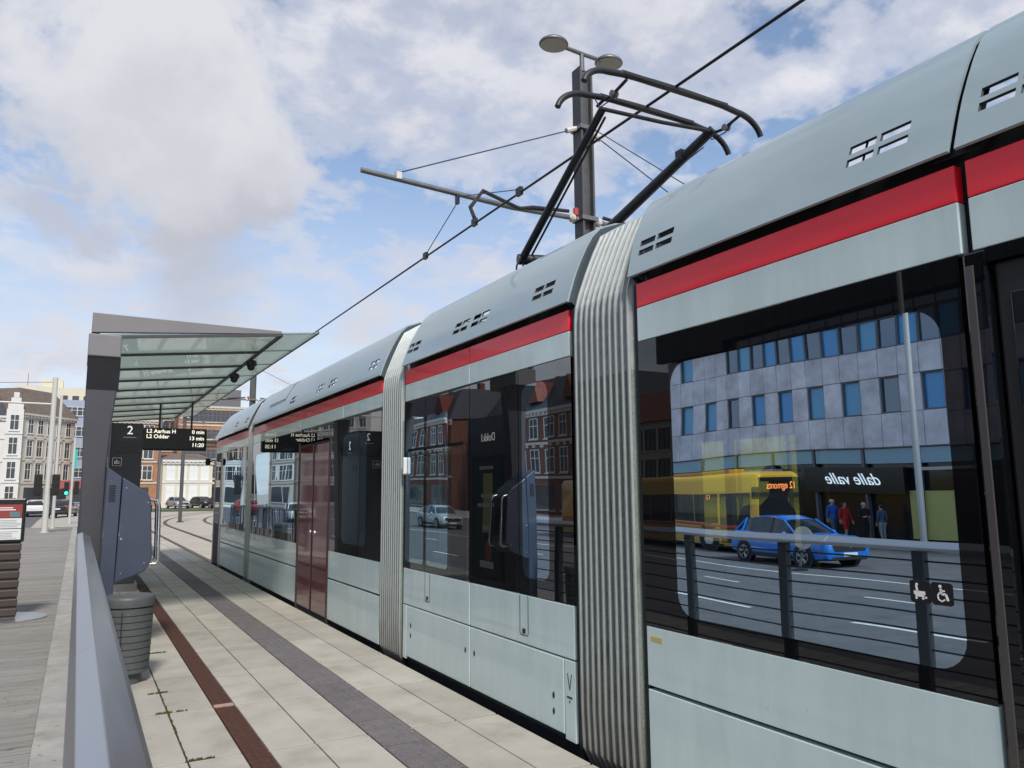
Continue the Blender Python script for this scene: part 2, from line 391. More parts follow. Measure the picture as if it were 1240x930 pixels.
# ------------------------------------------------------------------ light
SUN_AZ = Vector((-.22, -1.0, 0)).normalized(); SUN_EL = R(44)
def make_light():
    s = bpy.data.lights.new('sun', 'SUN'); s.energy = 2.5; s.angle = R(9); s.color = (1, .95, .87)
    o = bpy.data.objects.new('sun', s); COL.objects.link(o)
    d = Vector((SUN_AZ.x*math.cos(SUN_EL), SUN_AZ.y*math.cos(SUN_EL), math.sin(SUN_EL)))
    o.rotation_euler = d.to_track_quat('Z', 'Y').to_euler()
    w = bpy.data.worlds.new('World'); scene.world = w; w.use_nodes = True
    nt = w.node_tree; nt.nodes.clear(); N = nt.nodes; L = nt.links
    def math_(op, a, b=None, clamp=False):
        n = N.new('ShaderNodeMath'); n.operation = op; n.use_clamp = clamp
        for i, x in enumerate((a, b)):
            if x is None: continue
            if isinstance(x, (int, float)): n.inputs[i].default_value = x
            else: L.new(x, n.inputs[i])
        return n.outputs[0]
    def ramp(x, stops):
        r = N.new('ShaderNodeValToRGB'); e = r.color_ramp.elements; r.color_ramp.interpolation = 'EASE'
        while len(e) < len(stops): e.new(.5)
        for k, (p, c) in zip(e, stops): k.position = p; k.color = (*c, 1) if not isinstance(c, (int, float)) else (c, c, c, 1)
        L.new(x, r.inputs[0]); return r.outputs[0]
    def mixc(f, a, b):
        n = N.new('ShaderNodeMix'); n.data_type = 'RGBA'
        for s_, x in (('Factor', f), ('A', a), ('B', b)):
            if isinstance(x, (int, float)): n.inputs[s_].default_value = x
            elif isinstance(x, tuple): n.inputs[s_].default_value = (*x, 1)
            else: L.new(x, n.inputs[s_])
        return n.outputs['Result']
    sky = N.new('ShaderNodeTexSky'); sky.sky_type = 'NISHITA'; sky.sun_disc = False; sky.sun_elevation = SUN_EL
    sky.sun_rotation = math.atan2(SUN_AZ.x, SUN_AZ.y); sky.air_density = 1.0; sky.dust_density = .6; sky.ozone_density = 1.5
    tc = N.new('ShaderNodeTexCoord'); sp = N.new('ShaderNodeSeparateXYZ'); L.new(tc.outputs['Generated'], sp.inputs[0])
    zz = math_('MAXIMUM', sp.outputs['Z'], 0.0)
    den = math_('ADD', zz, .28)
    cb = N.new('ShaderNodeCombineXYZ'); L.new(math_('DIVIDE', sp.outputs['X'], den), cb.inputs[0]); L.new(math_('DIVIDE', sp.outputs['Y'], den), cb.inputs[1])
    def noise(vec, scale, detail=8, rough=.55, off=(0,0,0), lac=2.0, dist=0.0):
        mp = N.new('ShaderNodeMapping'); mp.inputs['Location'].default_value = off; L.new(vec, mp.inputs['Vector'])
        n = N.new('ShaderNodeTexNoise'); n.inputs['Scale'].default_value = scale; n.inputs['Detail'].default_value = detail; n.inputs['Roughness'].default_value = rough
        n.inputs['Lacunarity'].default_value = lac; n.inputs['Distortion'].default_value = dist
        L.new(mp.outputs[0], n.inputs['Vector']); return n.outputs['Fac']
    P = cb.outputs[0]
    n1 = noise(P, 1.9, 10, .56, (3.1, .4, 0), dist=.15)
    n2 = noise(P, 7.5, 8, .58, (1.7, 5.2, 0), dist=.15)
    n3 = noise(P, .9, 5, .5, (9.0, 2.0, 0))
    cov = math_('ADD', math_('MULTIPLY', n1, .52), math_('MULTIPLY', n2, .48))
    c_small = ramp(cov, [(.425, 0.0), (.50, .62), (.60, .96)])
    # low veil near the horizon
    veil = ramp(zz, [(0.0, .85), (.16, .62), (.42, 0.0)])
    cover = math_('MAXIMUM', c_small, veil)
    soft = mixc(ramp(n2, [(.3, 0.0), (.7, 1.0)]), (5.4, 5.55, 6.3), (7.0, 7.0, 7.4))
    soft = mixc(ramp(n3, [(.35, .0), (.65, .55)]), soft, (4.9, 5.05, 5.8))
    # one heaped cloud, upper left of the street's end
    def blob(dirv, sharp0, sharp1, nz, amt):
        d = N.new('ShaderNodeVectorMath'); d.operation = 'DOT_PRODUCT'; L.new(tc.outputs['Generated'], d.inputs[0]); d.inputs[1].default_value = Vector(dirv).normalized()
        x = math_('ADD', d.outputs['Value'], math_('MULTIPLY', math_('SUBTRACT', nz, .5), amt))
        return ramp(x, [(sharp0, 0.0), (sharp1, 1.0)])
    return w, nt, N, L, sky, sp, tc, P, noise, ramp, mixc, math_, blob, cover, soft, zz
W = make_light()
def finish_world():
    w, nt, N, L, sky, sp, tc, P, noise, ramp, mixc, math_, blob, cover, soft, zz = W
    nb = noise(tc.outputs['Generated'], 6.5, 9, .58, (2, 7, 1), dist=.3)
    def dirpix(u, v):
        dY = Vector((95-620, 598-465, 930)).normalized(); up = Vector((550-620, -6000-465, 930)).normalized(); up = (up - dY*up.dot(dY)).normalized(); dX = dY.cross(up)
        q = Vector((u-620, v-465, 930)).normalized(); return (q.dot(dX), q.dot(dY), q.dot(up))
    skyc = N.new('ShaderNodeHueSaturation'); skyc.inputs['Saturation'].default_value = .92; skyc.inputs['Value'].default_value = 1.5; L.new(sky.outputs[0], skyc.inputs['Color'])
    base = mixc(cover, skyc.outputs[0], soft)
    big = blob(dirpix(185, 140), .9845, .9905, nb, .055)
    nb2 = noise(tc.outputs['Generated'], 9, 6, .55, (5, 1, 3))
    bd = N.new('ShaderNodeVectorMath'); bd.operation = 'DOT_PRODUCT'; L.new(tc.outputs['Generated'], bd.inputs[0]); bd.inputs[1].default_value = dirpix(210, 90)
    shade = math_('ADD', math_('SUBTRACT', zz, .30), math_('MULTIPLY', math_('SUBTRACT', nb2, .5), .42))
    bigcol = ramp(shade, [(0.0, (.46, .47, .53)), (.08, (.54, .55, .60)), (.22, (.63, .635, .675))])
    sc = N.new('ShaderNodeVectorMath'); sc.operation = 'SCALE'; L.new(bigcol, sc.inputs[0]); sc.inputs['Scale'].default_value = 10
    base = mixc(big, base, sc.outputs[0])
    sm = blob(dirpix(250, 335), .9962, .9992, nb, .008)
    base = mixc(math_('MULTIPLY', sm, .6), base, (4.4, 4.45, 5.0))
    bg = N.new('ShaderNodeBackground'); bg.inputs['Strength'].default_value = .084; L.new(base, bg.inputs['Color'])
    out = N.new('ShaderNodeOutputWorld'); L.new(bg.outputs[0], out.inputs['Surface'])
finish_world()


# ------------------------------------------------------------------ the setting
def sstep(a, b, x):
    t = max(0, min(1, (x - a) / (b - a))); return t*t*(3-2*t)
def gz(x, y):
    """street level: the road lies lower than the platform and climbs to the square at its far end"""
    hi = -.36
    lo = -.80 + .44 * sstep(45, 95, y)
    return lo + (hi - lo) * sstep(-2.6, -.4, x)
def sheet(name, xs, ys, mat, dz=0.0, kind='structure', zf=gz):
    mb = MB(); n = len(xs)
    for y in ys:
        for x in xs: mb.v.append((x, y, zf(x, y) + dz))
    for j in range(len(ys) - 1):
        for i in range(n - 1):
            mb.f.append((j*n+i, j*n+i+1, (j+1)*n+i+1, (j+1)*n+i)); mb.m.append(0)
    return tag(mb.build(name, mat, smooth=True), kind=kind)
def frange(a, b, n): return [a + (b - a) * i / n for i in range(n + 1)]
big = [-900, -400, -120, -60, -27] + frange(-24, -4, 8) + frange(-2.6, -.4, 6) + [2, 5, 9, 15, 30, 60, 120, 400, 900]
sheet('ground', big, [-900, -300, -60, -20] + frange(0, 45, 9) + frange(50, 95, 9) + [110, 130, 180, 400, 900], M['ground'], -.012)
def road_left(y): return -23.0
ry = [-80, -30, -10] + frange(0, 45, 9) + frange(50, 95, 9) + [104]
sheet('road', [-23.0, -18, -13, -8, -5.5, -4, -2.75], ry, M['asphalt'], .004)
# cross street in front of the far houses, behind the end of the tracks
sheet('cross_street', [-24, -12, -3, -2.0, 6, 14, 24, 40], [104.3, 108, 112.5], M['asphalt'], .006)
sheet('far_pavement', [-30, -23.3], ry, M['pave'], .13)
kb = MB()
for a, b in zip(ry[:-1], ry[1:]): 
    kb.add([(-23.3,a,gz(-23,a)-.05),(-23.0,a,gz(-23,a)-.05),(-23.0,a,gz(-23,a)+.135),(-23.3,a,gz(-23,a)+.135),(-23.3,b,gz(-23,b)-.05),(-23.0,b,gz(-23,b)-.05),(-23.0,b,gz(-23,b)+.135),(-23.3,b,gz(-23,b)+.135)],
           [(0,1,2,3),(7,6,5,4),(0,4,5,1),(1,5,6,2),(2,6,7,3),(3,7,4,0)])
tag(kb.build('kerb', M['kerb']), kind='structure')
# lane markings
mk = MB()
def dash(x, y0, y1, w=.13):
    z0, z1 = gz(x, y0) + .010, gz(x, y1) + .010
    mk.quad((x-w/2,y0,z0),(x+w/2,y0,z0),(x+w/2,y1,z1),(x-w/2,y1,z1))
y = -12
while y < 100: dash(-6.7, y + .1, y + 2.5); y += 4.75
for a, b in zip(ry[3:-1], ry[4:]): dash(-12.6, a, b, .12)
y = -10
while y < 90: dash(-9.7, y + .1, y + 1.5, .1); y += 5
tag(mk.build('road_marking', M['paintline']), kind='structure')

# --- tram track: bed with grooved rails, bending right beyond the platform
def track_x(c, y):
    return c + (0 if y < 50 else (y - 50) ** 2 / 150.0)
tys = [-40, -10, 0, 10, 20, 30, 40, 46] + frange(50, 96, 14)
tb = MB(); rows = []
for y in tys:
    rows.append((track_x(2.60, y), track_x(10.4, y), y))
for (a0, b0, y0), (a1, b1, y1) in zip(rows[:-1], rows[1:]):
    tb.quad((a0,y0,-.354),(b0,y0,-.354),(b1,y1,-.354),(a1,y1,-.354))
tag(tb.build('track_bed', M['trackbed']), kind='structure')
rl = MB(); gv = MB()
for c in (4.12, 8.1):
    for s in (-.718, .718):
        for y0, y1 in zip(tys[:-1], tys[1:]):
            x0, x1 = track_x(c+s, y0), track_x(c+s, y1)
            rl.add([(x0-.05,y0,-.36),(x0+.05,y0,-.36),(x0+.05,y0,-.338),(x0-.05,y0,-.338),(x1-.05,y1,-.36),(x1+.05,y1,-.36),(x1+.05,y1,-.338),(x1-.05,y1,-.338)],
                   [(0,4,5,1),(1,5,6,2),(2,6,7,3),(3,7,4,0)])
            gv.quad((x0-.12,y0,-.3505),(x0-.05,y0,-.3505),(x1-.05,y1,-.3505),(x1-.12,y1,-.3505)); gv.quad((x0+.05,y0,-.3505),(x0+.10,y0,-.3505),(x1+.10,y1,-.3505),(x1+.05,y1,-.3505))
tag(rl.build('track_rail', M['railsteel']), kind='structure')
tag(gv.build('rail_joint_strip', M['rust']), kind='structure')
# grass verge the far track runs into
gr = MB(); gr.add([(-2, 92, -.33), (14, 90, -.33), (26, 99, -.33), (26, 103, -.33), (-2, 103, -.33)], [(0,1,2,3,4)])
tag(gr.build('grass_verge', M['grass']), kind='structure')

# --- platform: slabs with open joints, on a dark bed
PY0, PY1 = -3.2, 44.0
pb = MB(); pb.box(.05, 2.745, PY0, PY1 + .6, -.38, -.014)
# ramp at its end
pb.add([(.05,PY1+.6,-.38),(2.745,PY1+.6,-.38),(2.745,PY1+.6,-.014),(.05,PY1+.6,-.014),(.05,PY1+6,-.36),(2.745,PY1+6,-.36)], [(0,4,5,1),(3,2,5,4),(1,5,2),(0,3,4)])
tag(pb.build('platform_base', M['tile_base']), kind='structure')
def slabs(mb, x0, x1, ly, phase, y0=PY0, y1=PY1, gap=.0055, h=.0, jit=.0006):
    y = phase
    while y > y0: y -= ly
    while y < y1:
        a, b = y + gap * 2.5, y + ly - gap * 2.5; dz = random.uniform(-jit, jit) + h; c = .0015
        X0, X1 = x0 + gap, x1 - gap
        mb.add([(X0,a,-.03),(X1,a,-.03),(X1,b,-.03),(X0,b,-.03),(X0,a,dz-c),(X1,a,dz-c),(X1,b,dz-c),(X0,b,dz-c),(X0+c,a+c,dz),(X1-c,a+c,dz),(X1-c,b-c,dz),(X0+c,b-c,dz)],
               [(0,1,5,4),(1,2,6,5),(2,3,7,6),(3,0,4,7),(4,5,9,8),(5,6,10,9),(6,7,11,10),(7,4,8,11),(8,9,10,11)])
        y += ly
sm = MB()
for x0, x1, ph in ((.055,.67,5.22),(.67,.985,5.22),(1.135,1.43,5.18),(1.43,1.78,5.18),(2.08,2.42,5.16),(2.42,2.742,5.15)):
    slabs(sm, x0, x1, 1.19, ph)
tag(sm.build('platform', M['tile']), kind='structure')
ts = MB(); slabs(ts, 1.78, 2.08, .595, 5.47, jit=.001)
# raised studs on the guidance strip
yy = PY0
while yy < 16:
    for k in range(5):
        xx = 1.81 + .06 * k + (.0 if int(yy * 100) % 2 else .0)
        if .0 < xx - 1.78 < .29:
            ts.add([(xx-.012,yy-.012,.001),(xx+.012,yy-.012,.001),(xx+.012,yy+.012,.001),(xx-.012,yy+.012,.001),(xx-.006,yy-.006,.005),(xx+.006,yy-.006,.005),(xx+.006,yy+.006,.005),(xx-.006,yy+.006,.005)],
                   [(0,1,5,4),(1,2,6,5),(2,3,7,6),(3,0,4,7),(4,5,6,7)])
    yy += .06
tag(ts.build('guidance_strip', M['tactile']), kind='structure')
# border stones beside the boardwalk
bs = MB(); slabs(bs, -.17, .05, 1.2, 5.3, y1=44, gap=.006)
bs.box(-.165, .045, PY0, 44, -.5, -.031)
tag(bs.build('border_stone', M['border']), kind='structure')
# drain with a perforated rusty grate
dr = MB(); dr.box(.987, 1.133, PY0, 14.8, -.03, -.010)
y = PY0
while y < 14.78:
    if abs((y - 6.40)) > .05:
        dr.box(.992, 1.128, y, y + .018, -.0105, .0015)
    y += .03
for x in (.990, 1.055, 1.122): dr.box(x, x+.008, PY0, 14.79, -.0102, .0018)
dth = thing('drain_grate', (1.06, PY0, 0), 'long rusty brown slotted drain grate let into the platform slabs', 'drain')
dr.build('grate', M['rust'], dth)
MB().box(.989, 1.131, 6.37, 6.45, -.009, .003).build('joint_cover', pbr('worn_joint_cover', (.40, .27, .21), .8), dth)
# boardwalk: weathered planks running across
dk = MB()
def deck_x(y): return -.62 - .050 * y if y > 0 else -.62
y = -3.0
while y < 44:
    a, b = y + random.uniform(.004, .008), y + random.uniform(.138, .142); xl = deck_x(y) - random.uniform(0, .012); dz = random.uniform(-.005, .004)
    dk.box(xl, -.1655, a, b, -.04, dz); y += .146
tag(dk.build('boardwalk', M['wood']), kind='structure')
db = MB()
ys_ = frange(-3, 44, 12)
for a, b in zip(ys_[:-1], ys_[1:]):
    db.add([(deck_x(a)+.01,a,-.9),(-.18,a,-.9),(-.18,a,-.042),(deck_x(a)+.01,a,-.042),(deck_x(b)+.01,b,-.9),(-.18,b,-.9),(-.18,b,-.042),(deck_x(b)+.01,b,-.042)],
           [(0,1,2,3),(7,6,5,4),(3,2,6,7),(0,3,7,4),(1,5,6,2)])
db.add([(deck_x(44),44,-.042),(.05,44,-.042),(.05,52,-.6),(deck_x(44),52,-.75)], [(0,1,2,3)])
tag(db.build('boardwalk_base', M['kerb']), kind='structure')
# moss in the joints
ms = MB(); rnd = random.Random(3)
def moss_clump(x, y, w, l, n):
    for _ in range(n):
        px, py = x + rnd.gauss(0, w), y + rnd.uniform(-l, l); s = rnd.uniform(.004, .011); h = rnd.uniform(.004, .016)
        a = rnd.uniform(0, 6)
        p = [(px + s*math.cos(a+k*2.1), py + s*math.sin(a+k*2.1), -.006) for k in range(3)]
        ms.add(p + [(px, py, h)], [(0,1,3),(1,2,3),(2,0,3)])
for y in frange(3.0, 7.4, 22): moss_clump(.67, y + rnd.uniform(-.1,.1), .003, .12, rnd.choice((2, 6, 14, 40, 60)))
for x0, x1, y in ((.66,.80,5.22),(.60,.76,6.41),(.60,.73,7.05),(.70,.86,8.79)):
    for t in frange(0, 1, 6): moss_clump(x0 + (x1-x0)*t + rnd.gauss(0,.01), y, .010, .003 + .006 * math.sin(PI*t), int(46 * math.sin(PI*(.15+.7*t)) * rnd.uniform(.3, 1.1)))
tag(ms.build('moss', M['moss']), kind='stuff')

# ------------------------------------------------------------------ the tram
TX = 2.80                      # plane of its near side
TW = 5.44                      # far side
TR = thing('tram', (4.12, 4.2, -.33), 'pale aqua articulated tram with red stripe standing at the platform', 'tram')
def P_(mb, name, mat, parent=TR, **k): return mb.build(name, mat, parent, **k)
COWL = [(2.762,2.846),(2.788,2.915),(2.8085,2.968),(2.824,3.006),(2.8355,3.032),(2.8535,3.073),(2.898,3.16),(2.955,3.262),(3.02,3.36),(3.10,3.435),(3.24,3.49),(3.42,3.51)]
CN = []
for _i in range(len(COWL)):
    _a, _b = COWL[max(_i-1,0)], COWL[min(_i+1,len(COWL)-1)]
    _d = Vector((_b[0]-_a[0], _b[1]-_a[1])).normalized(); CN.append(Vector((-_d.y, 0, _d.x)))
def cowl(y0, y1, slots, slant0=0.0, slant1=0.0, name='roof_cowl'):
    """curved roof-side shell with a lining; the vent slots are real openings, two rows each"""
    ysl = sorted({y0, y1} | {v for s in slots for v in (s[0]-.02, s[0]+.115, s[0]+.135, s[0]+.265)} | set(frange(y0, y1, max(2, int((y1-y0)/.35)))))
    n = len(COWL)
    def off(y, z): return slant0 * (z - 2.83) * max(0, 1 - (y - y0) / 1.1) - slant1 * (z - 2.83) * max(0, 1 - (y1 - y) / 1.1)
    def hole(i, ym): return i in (2, 4) and any(s[0]-.02 < ym < s[0]+.115 or s[0]+.135 < ym < s[0]+.265 for s in slots)
    mb, ln, rv = MB(), MB(), MB(); T = .014; slotm = {}
    for y in ysl:
        for k, (x, z) in enumerate(COWL):
            mb.v.append((x, y + off(y, z), z)); q = CN[k]; ln.v.append((x - q.x*T, y + off(y, z), z - q.z*T))
    for j in range(len(ysl) - 1):
        ym = (ysl[j] + ysl[j+1]) / 2
        for i in range(n - 1):
            f = (j*n+i, (j+1)*n+i, (j+1)*n+i+1, j*n+i+1)
            if not hole(i, ym): mb.f.append(f); mb.m.append(0); ln.f.append(f); ln.m.append(0)
            else:
                sk = max(s_[0] for s_ in slots if s_[0] - .03 < ym); sv = slotm.setdefault(sk, MB())
                for a, b in zip(f, f[1:] + f[:1]): sv.quad(mb.v[a], mb.v[b], ln.v[b], ln.v[a])
    for j in range(len(ysl) - 1):
        for i in (0, n-1): rv.quad(mb.v[j*n+i], mb.v[(j+1)*n+i], ln.v[(j+1)*n+i], ln.v[j*n+i])
    for j in (0, len(ysl)-1):
        for i in range(n-1): rv.quad(mb.v[j*n+i], mb.v[j*n+i+1], ln.v[j*n+i+1], ln.v[j*n+i])
    o = P_(mb, name, M['cowl'], smooth=True); me = o.data
    me.normals_split_custom_set_from_vertices([tuple(CN[k % n]) for k in range(len(me.vertices))])
    ln.build('cowl_lining', M['cowl_in'], o); rv.build('cowl_edge', M['cowl'], o)
    for sv in slotm.values(): sv.build('vent_slot', M['cowl_in'], o)
    return o
def cowl_end(y, d, slant):
    """dark closing plate just inside a cowl's end"""
    mb = MB()
    ring = []
    for x, z in COWL: ring.append((x + .012, y + slant * (z - 2.83), z - .012))
    inner = [(x + .10, y + slant * (z - 2.83), z - .07) for x, z in COWL]
    r2 = [(a, b + d, c) for a, b, c in ring]; i2 = [(a, b + d, c) for a, b, c in inner]
    nn = len(ring); vs = ring + inner + r2 + i2; fs = []
    for k in range(nn - 1):
        fs += [(k, k+1, nn+k+1, nn+k), (2*nn+k, 3*nn+k, 3*nn+k+1, 2*nn+k+1), (k, 2*nn+k, 2*nn+k+1, k+1), (nn+k, nn+k+1, 3*nn+k+1, 3*nn+k)]
    mb.add(vs, fs); return P_(mb, 'cowl_end_plate', M['cowl_in'])
def panel(name, mat, y0, y1, z0, z1, x0=TX, x1=TX+.05, bevel=.004):
    return P_(MB().box(x0, x1, y0, y1, z0, z1), name, mat, bevel=bevel)
def frit(y0, y1, z0, z1, holes):
    """black glass band with rounded clear panes let into it; holes are (y0,y1,z0,z1,r) and share no rows"""
    hs = sorted(holes); mb = MB(); cur = y0
    cuts = [y0] + [ (hs[i][1] + hs[i+1][0]) / 2 for i in range(len(hs)-1)] + [y1]
    panes = []
    if not hs: mb.quad((TX,y0,z0),(TX,y1,z0),(TX,y1,z1),(TX,y0,z1))
    for k, h in enumerate(hs):
        a, b = cuts[k], cuts[k+1]
        inner = rrect(*h[:4], h[4]); n = len(inner); q = n // 4
        outer = [(b, z1), (a, z1), (a, z0), (b, z0)]
        vs = [(TX, y, z) for y, z in inner] + [(TX, y, z) for y, z in outer]; fs = []
        for c in range(4):
            for j in range(q - 1): fs.append((c*q+j, c*q+j+1, n+c))
            fs.append((c*q+q-1, ((c+1)*q) % n, n+(c+1)%4, n+c))
        mb.add(vs, fs); panes.append(inner)
    o = P_(mb, 'window_band', M['gloss_black'] if y0 < 3 else M['side_glass'])
    for inner in panes:
        g = MB(); g.add([(TX, y, z) for y, z in inner], [tuple(range(len(inner)))])
        g.build('pane', M['glass'], o)
        rim = MB(); ctr = (sum(p[0] for p in inner)/len(inner), sum(p[1] for p in inner)/len(inner))
        a = [(TX+.004, y, z) for y, z in inner]; b = [(TX+.05, y, z) for y, z in inner]
        rim.loft([a, b], cap=False); rim.build('pane_reveal', M['seam'], o)
    return o
def far_side(y0, y1, wins, zs=(.80, 2.2)):
    """the tram's other wall, seen through the windows"""
    mb = MB(); x0, x1 = TW - .06, TW
    mb.box(x0, x1, y0, y1, -.12, zs[0]); mb.box(x0, x1, y0, y1, zs[1], 2.80)
    ys_ = [y0] + [v for w in sorted(wins) for v in w] + [y1]
    for a, b in zip(ys_[0::2], ys_[1::2]):
        if b - a > .01: mb.box(x0, x1, a, b, zs[0], zs[1])
    P_(mb, 'far_wall', M['interior'])
    for a, b in wins: P_(MB().box(x0+.02, x0+.03, a, b, *zs), 'far_pane', M['glass_far'])
def module(y0, y1, wins, zs=(.80, 2.2)):
    P_(MB().box(TX+.06, TW-.06, y0, y1, -.10, -.02), 'floor', M['floor_dark'])
    P_(MB().box(TX+.10, TW-.07, y0, y1, 2.78, 2.83), 'roof_deck', M['cowl_in'])
    P_(MB().box(TX+.12, TW-.10, y0, y1, 2.44, 2.46), 'ceiling_lining', M['interior'])
    P_(MB().box(TX+.055, TX+.10, y0, y1, 2.46, 2.93), 'cant_rail', M['seam'])
    P_(MB().box(TX+.055, TX+.10, y0, y1, -.12, .85), 'wall_lining', M['interior'])
    P_(MB().box(TX+.045, TX+.16, y0, y1, -.30, .0), 'underframe', M['rubber'])
    far_side(y0, y1, wins, zs)
    if y1 - y0 > 2: P_(MB().box(3.7, 4.9, y0 + .6, y1 - .9, 2.831, 3.02), 'roof_equipment', M['cowl_in'])

# ---- near car: door at the left edge of the view's right side, long window, then the bellows
Y = (-4.6, 1.56, 3.49)
module(-4.6, 3.49, [(-4.0,-1.2)])
panel('lower_panel', M['aqua'], 1.60, 3.49, .535, .85); panel('lower_panel', M['aqua'], 1.60, 3.49, .03, .515)
panel('upper_panel', M['aqua'], 1.585, 3.49, 2.455, 2.655); panel('upper_panel', M['aqua'], -4.6, 1.545, 2.455, 2.655)
panel('stripe', M['red'], 1.585, 3.49, 2.658, 2.80); panel('stripe', M['red'], -4.6, 1.545, 2.658, 2.80)
frit(1.60, 3.49, .853, 2.452, [(1.69, 3.22, .94, 2.28, .12)])
cowl(1.582, 3.52, [(1.785,), (3.18,)], slant1=-.22); cowl(-4.6, 1.558, [(1.22,), (-.6,), (-2.2,)])
cowl_end(3.49, -.05, .22)
P_(MB().loft([[(x+.03, y, z-.02) for x, z in COWL] for y in (1.48, 1.66)], cap=False, closed=False), 'cowl_gap_strip', M['seam'])
# door pair next to the camera
dr_ = P_(MB().box(TX-.004, TX+.05, 1.50, 1.585, -.05, 2.452), 'door_post', M['gloss_black'], bevel=.01)
P_(MB().box(TX-.008, TX+.0, 1.545, 1.575, -.05, 2.40), 'door_edge', pbr('door_edge_grey', (.10,.09,.09), .4, metal=.5), bevel=.003)
for a, b in ((.82, 1.49), (.14, .81)):
    d_ = P_(MB().box(TX+.025, TX+.05, a, b, -.03, 2.40), 'door_leaf', M['rubber'], bevel=.01)
    MB().box(TX+.018, TX+.026, a+.07, b-.05, .18, 2.28).build('door_glass', M['gloss_black'], d_, bevel=.004)
P_(MB().box(TX+.0, TX+.05, .10, 1.50, 2.40, 2.452), 'door_header', M['gloss_black'])
frit(-4.6, .10, .853, 2.452, [(-2.2, -.3, .98, 2.26, .12)])
panel('lower_panel', M['aqua'], -4.6, .10, .03, .85)
# stickers: pram and wheelchair signs
def sticker(yc, zc, kind):
    s = .041
    o = P_(MB().prism(rrect(yc-s, yc+s, zc-s, zc+s, .012), 'x', TX-.0022, TX-.001), 'sticker', M['blackprint'])
    o['label'] = 'white %s sign on a black square' % kind
    g = MB(); X0, X1 = TX-.0034, TX-.0022
    def ln(pts, w=.007):
        pts = [(a*.66, b*.66) for a, b in pts]; w *= .66
        for (a, b), (c, d) in zip(pts[:-1], pts[1:]):
            dy, dz = c-a, d-b; l = math.hypot(dy, dz) or 1; ny, nz = -dz/l*w/2, dy/l*w/2
            g.prism([(yc-a-ny, zc+b+nz), (yc-c-ny, zc+d+nz), (yc-c+ny, zc+d-nz), (yc-a+ny, zc+b-nz)], 'x', X0, X1)
    def disc(a, b, r): a, b, r = a*.66, b*.66, r*.66; g.prism([(yc-a+r*math.cos(k*PI/6), zc+b+r*math.sin(k*PI/6)) for k in range(12)], 'x', X0, X1)
    if kind == 'wheelchair':
        disc(-.008, .042, .009); ln([(-.006,.03),(-.002,.0),(.022,.0),(.034,-.034)], .013); ln([(-.004,.018),(.018,.018)], .008)
        ln([(-.012,.008),(-.024,-.008),(-.022,-.03),(-.002,-.04),(.016,-.028)], .008)
    else:
        ln([(-.022,.034),(-.016,.0)], .012); disc(-.018,.04,.008); ln([(-.038,-.006),(.03,-.006)], .02); ln([(-.03,-.022),(.024,-.022)], .012); disc(-.024,-.036,.007); disc(.016,-.036,.007); disc(.034,-.03,.006)
    g.build('pictogram', M['white'], o)
sticker(1.852, 1.209, 'pram'); sticker(1.767, 1.209, 'wheelchair')
P_(MB().box(TX-.0015, TX, 3.36, 3.45, .775, .80), 'sticker', M['yellow_sticker'])['label'] = 'small worn yellow sticker'

# ---- bellows
BPATH = [(2.93,-.16),(2.85,-.06),(2.80,.04),(2.79,.30),(2.79,1.0),(2.79,2.30),(2.79,2.55),(2.792,2.70),(2.80,2.79),(2.825,2.875),(2.885,3.03),(2.955,3.19),(3.02,3.315),(3.16,3.40),(3.9,3.46)]
def bellows(y0, y1, n=10):
    o = bpy.data.objects.new('bellows', None); COL.objects.link(o); o.parent = TR; ORI[o.name] = ORI[TR.name]
    p = (y1 - y0) / n
    pts = [Vector((x, 0, z)) for x, z in BPATH]; nrm = []
    for i in range(len(pts)):
        d = (pts[min(i+1,len(pts)-1)] - pts[max(i-1,0)]).normalized(); nrm.append(Vector((-d.z, 0, d.x)))
    for k in range(n):
        c = y0 + p * (k + .5) + random.uniform(-.05, .05) * p
        prof = [(-.5*p, .075), (-.42*p, .045), (-.22*p, .010), (0, 0), (.22*p, .010), (.42*p, .045), (.5*p, .075)]
        up, lo = MB(), MB()
        for mb, rng in ((lo, range(0, 6)), (up, range(5, len(pts)))):
            rings = [[tuple(pts[i] - nrm[i] * d * (1.0) + Vector((0, c + a, 0))) for a, d in prof] for i in rng]
            mb.loft(rings, cap=False, closed=False)
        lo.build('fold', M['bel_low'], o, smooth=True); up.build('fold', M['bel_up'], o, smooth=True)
        # aluminium clamping edge on the crest
        e = MB(); sec = ((-.010, .006), (-.006, -.007), (.006, -.007), (.010, .006))
        rings = [[tuple(pts[i] - nrm[i] * d + Vector((0, c + a, 0))) for a, d in sec] for i in range(len(pts))]
        e.loft(rings); e.build('fold_edge', M['bel_edge'], o)
    MB().box(5.30, 5.42, y0-.08, y1+.08, -.15, 2.9).build('far_fold', M['rubber'], o); MB().box(2.86, 5.30, y0-.05, y1+.05, -.14, -.03).build('gangway_floor', M['floor_dark'], o); MB().box(2.95, 5.30, y0-.05, y1+.05, 2.45, 2.52).build('gangway_ceiling', M['rubber'], o)
    # dark inner tunnel so nothing shines through
    t = MB(); rings = [[(x + .075, y0 + .0, z - .03 if i > 8 else z) for i, (x, z) in enumerate(BPATH)], [(x + .075, y1, z - .03 if i > 8 else z) for i, (x, z) in enumerate(BPATH)]]
    t.loft(rings, cap=False, closed=False); t.build('tunnel', M['rubber'], o)
    return o
bellows(3.535, 4.155); bellows(7.225, 7.825); 
for y in (3.493, 4.158, 7.19, 7.83):
    P_(MB().box(TX+.012, TX+.13, y, y+.036, -.2, 2.80), 'end_frame', M['rubber'])

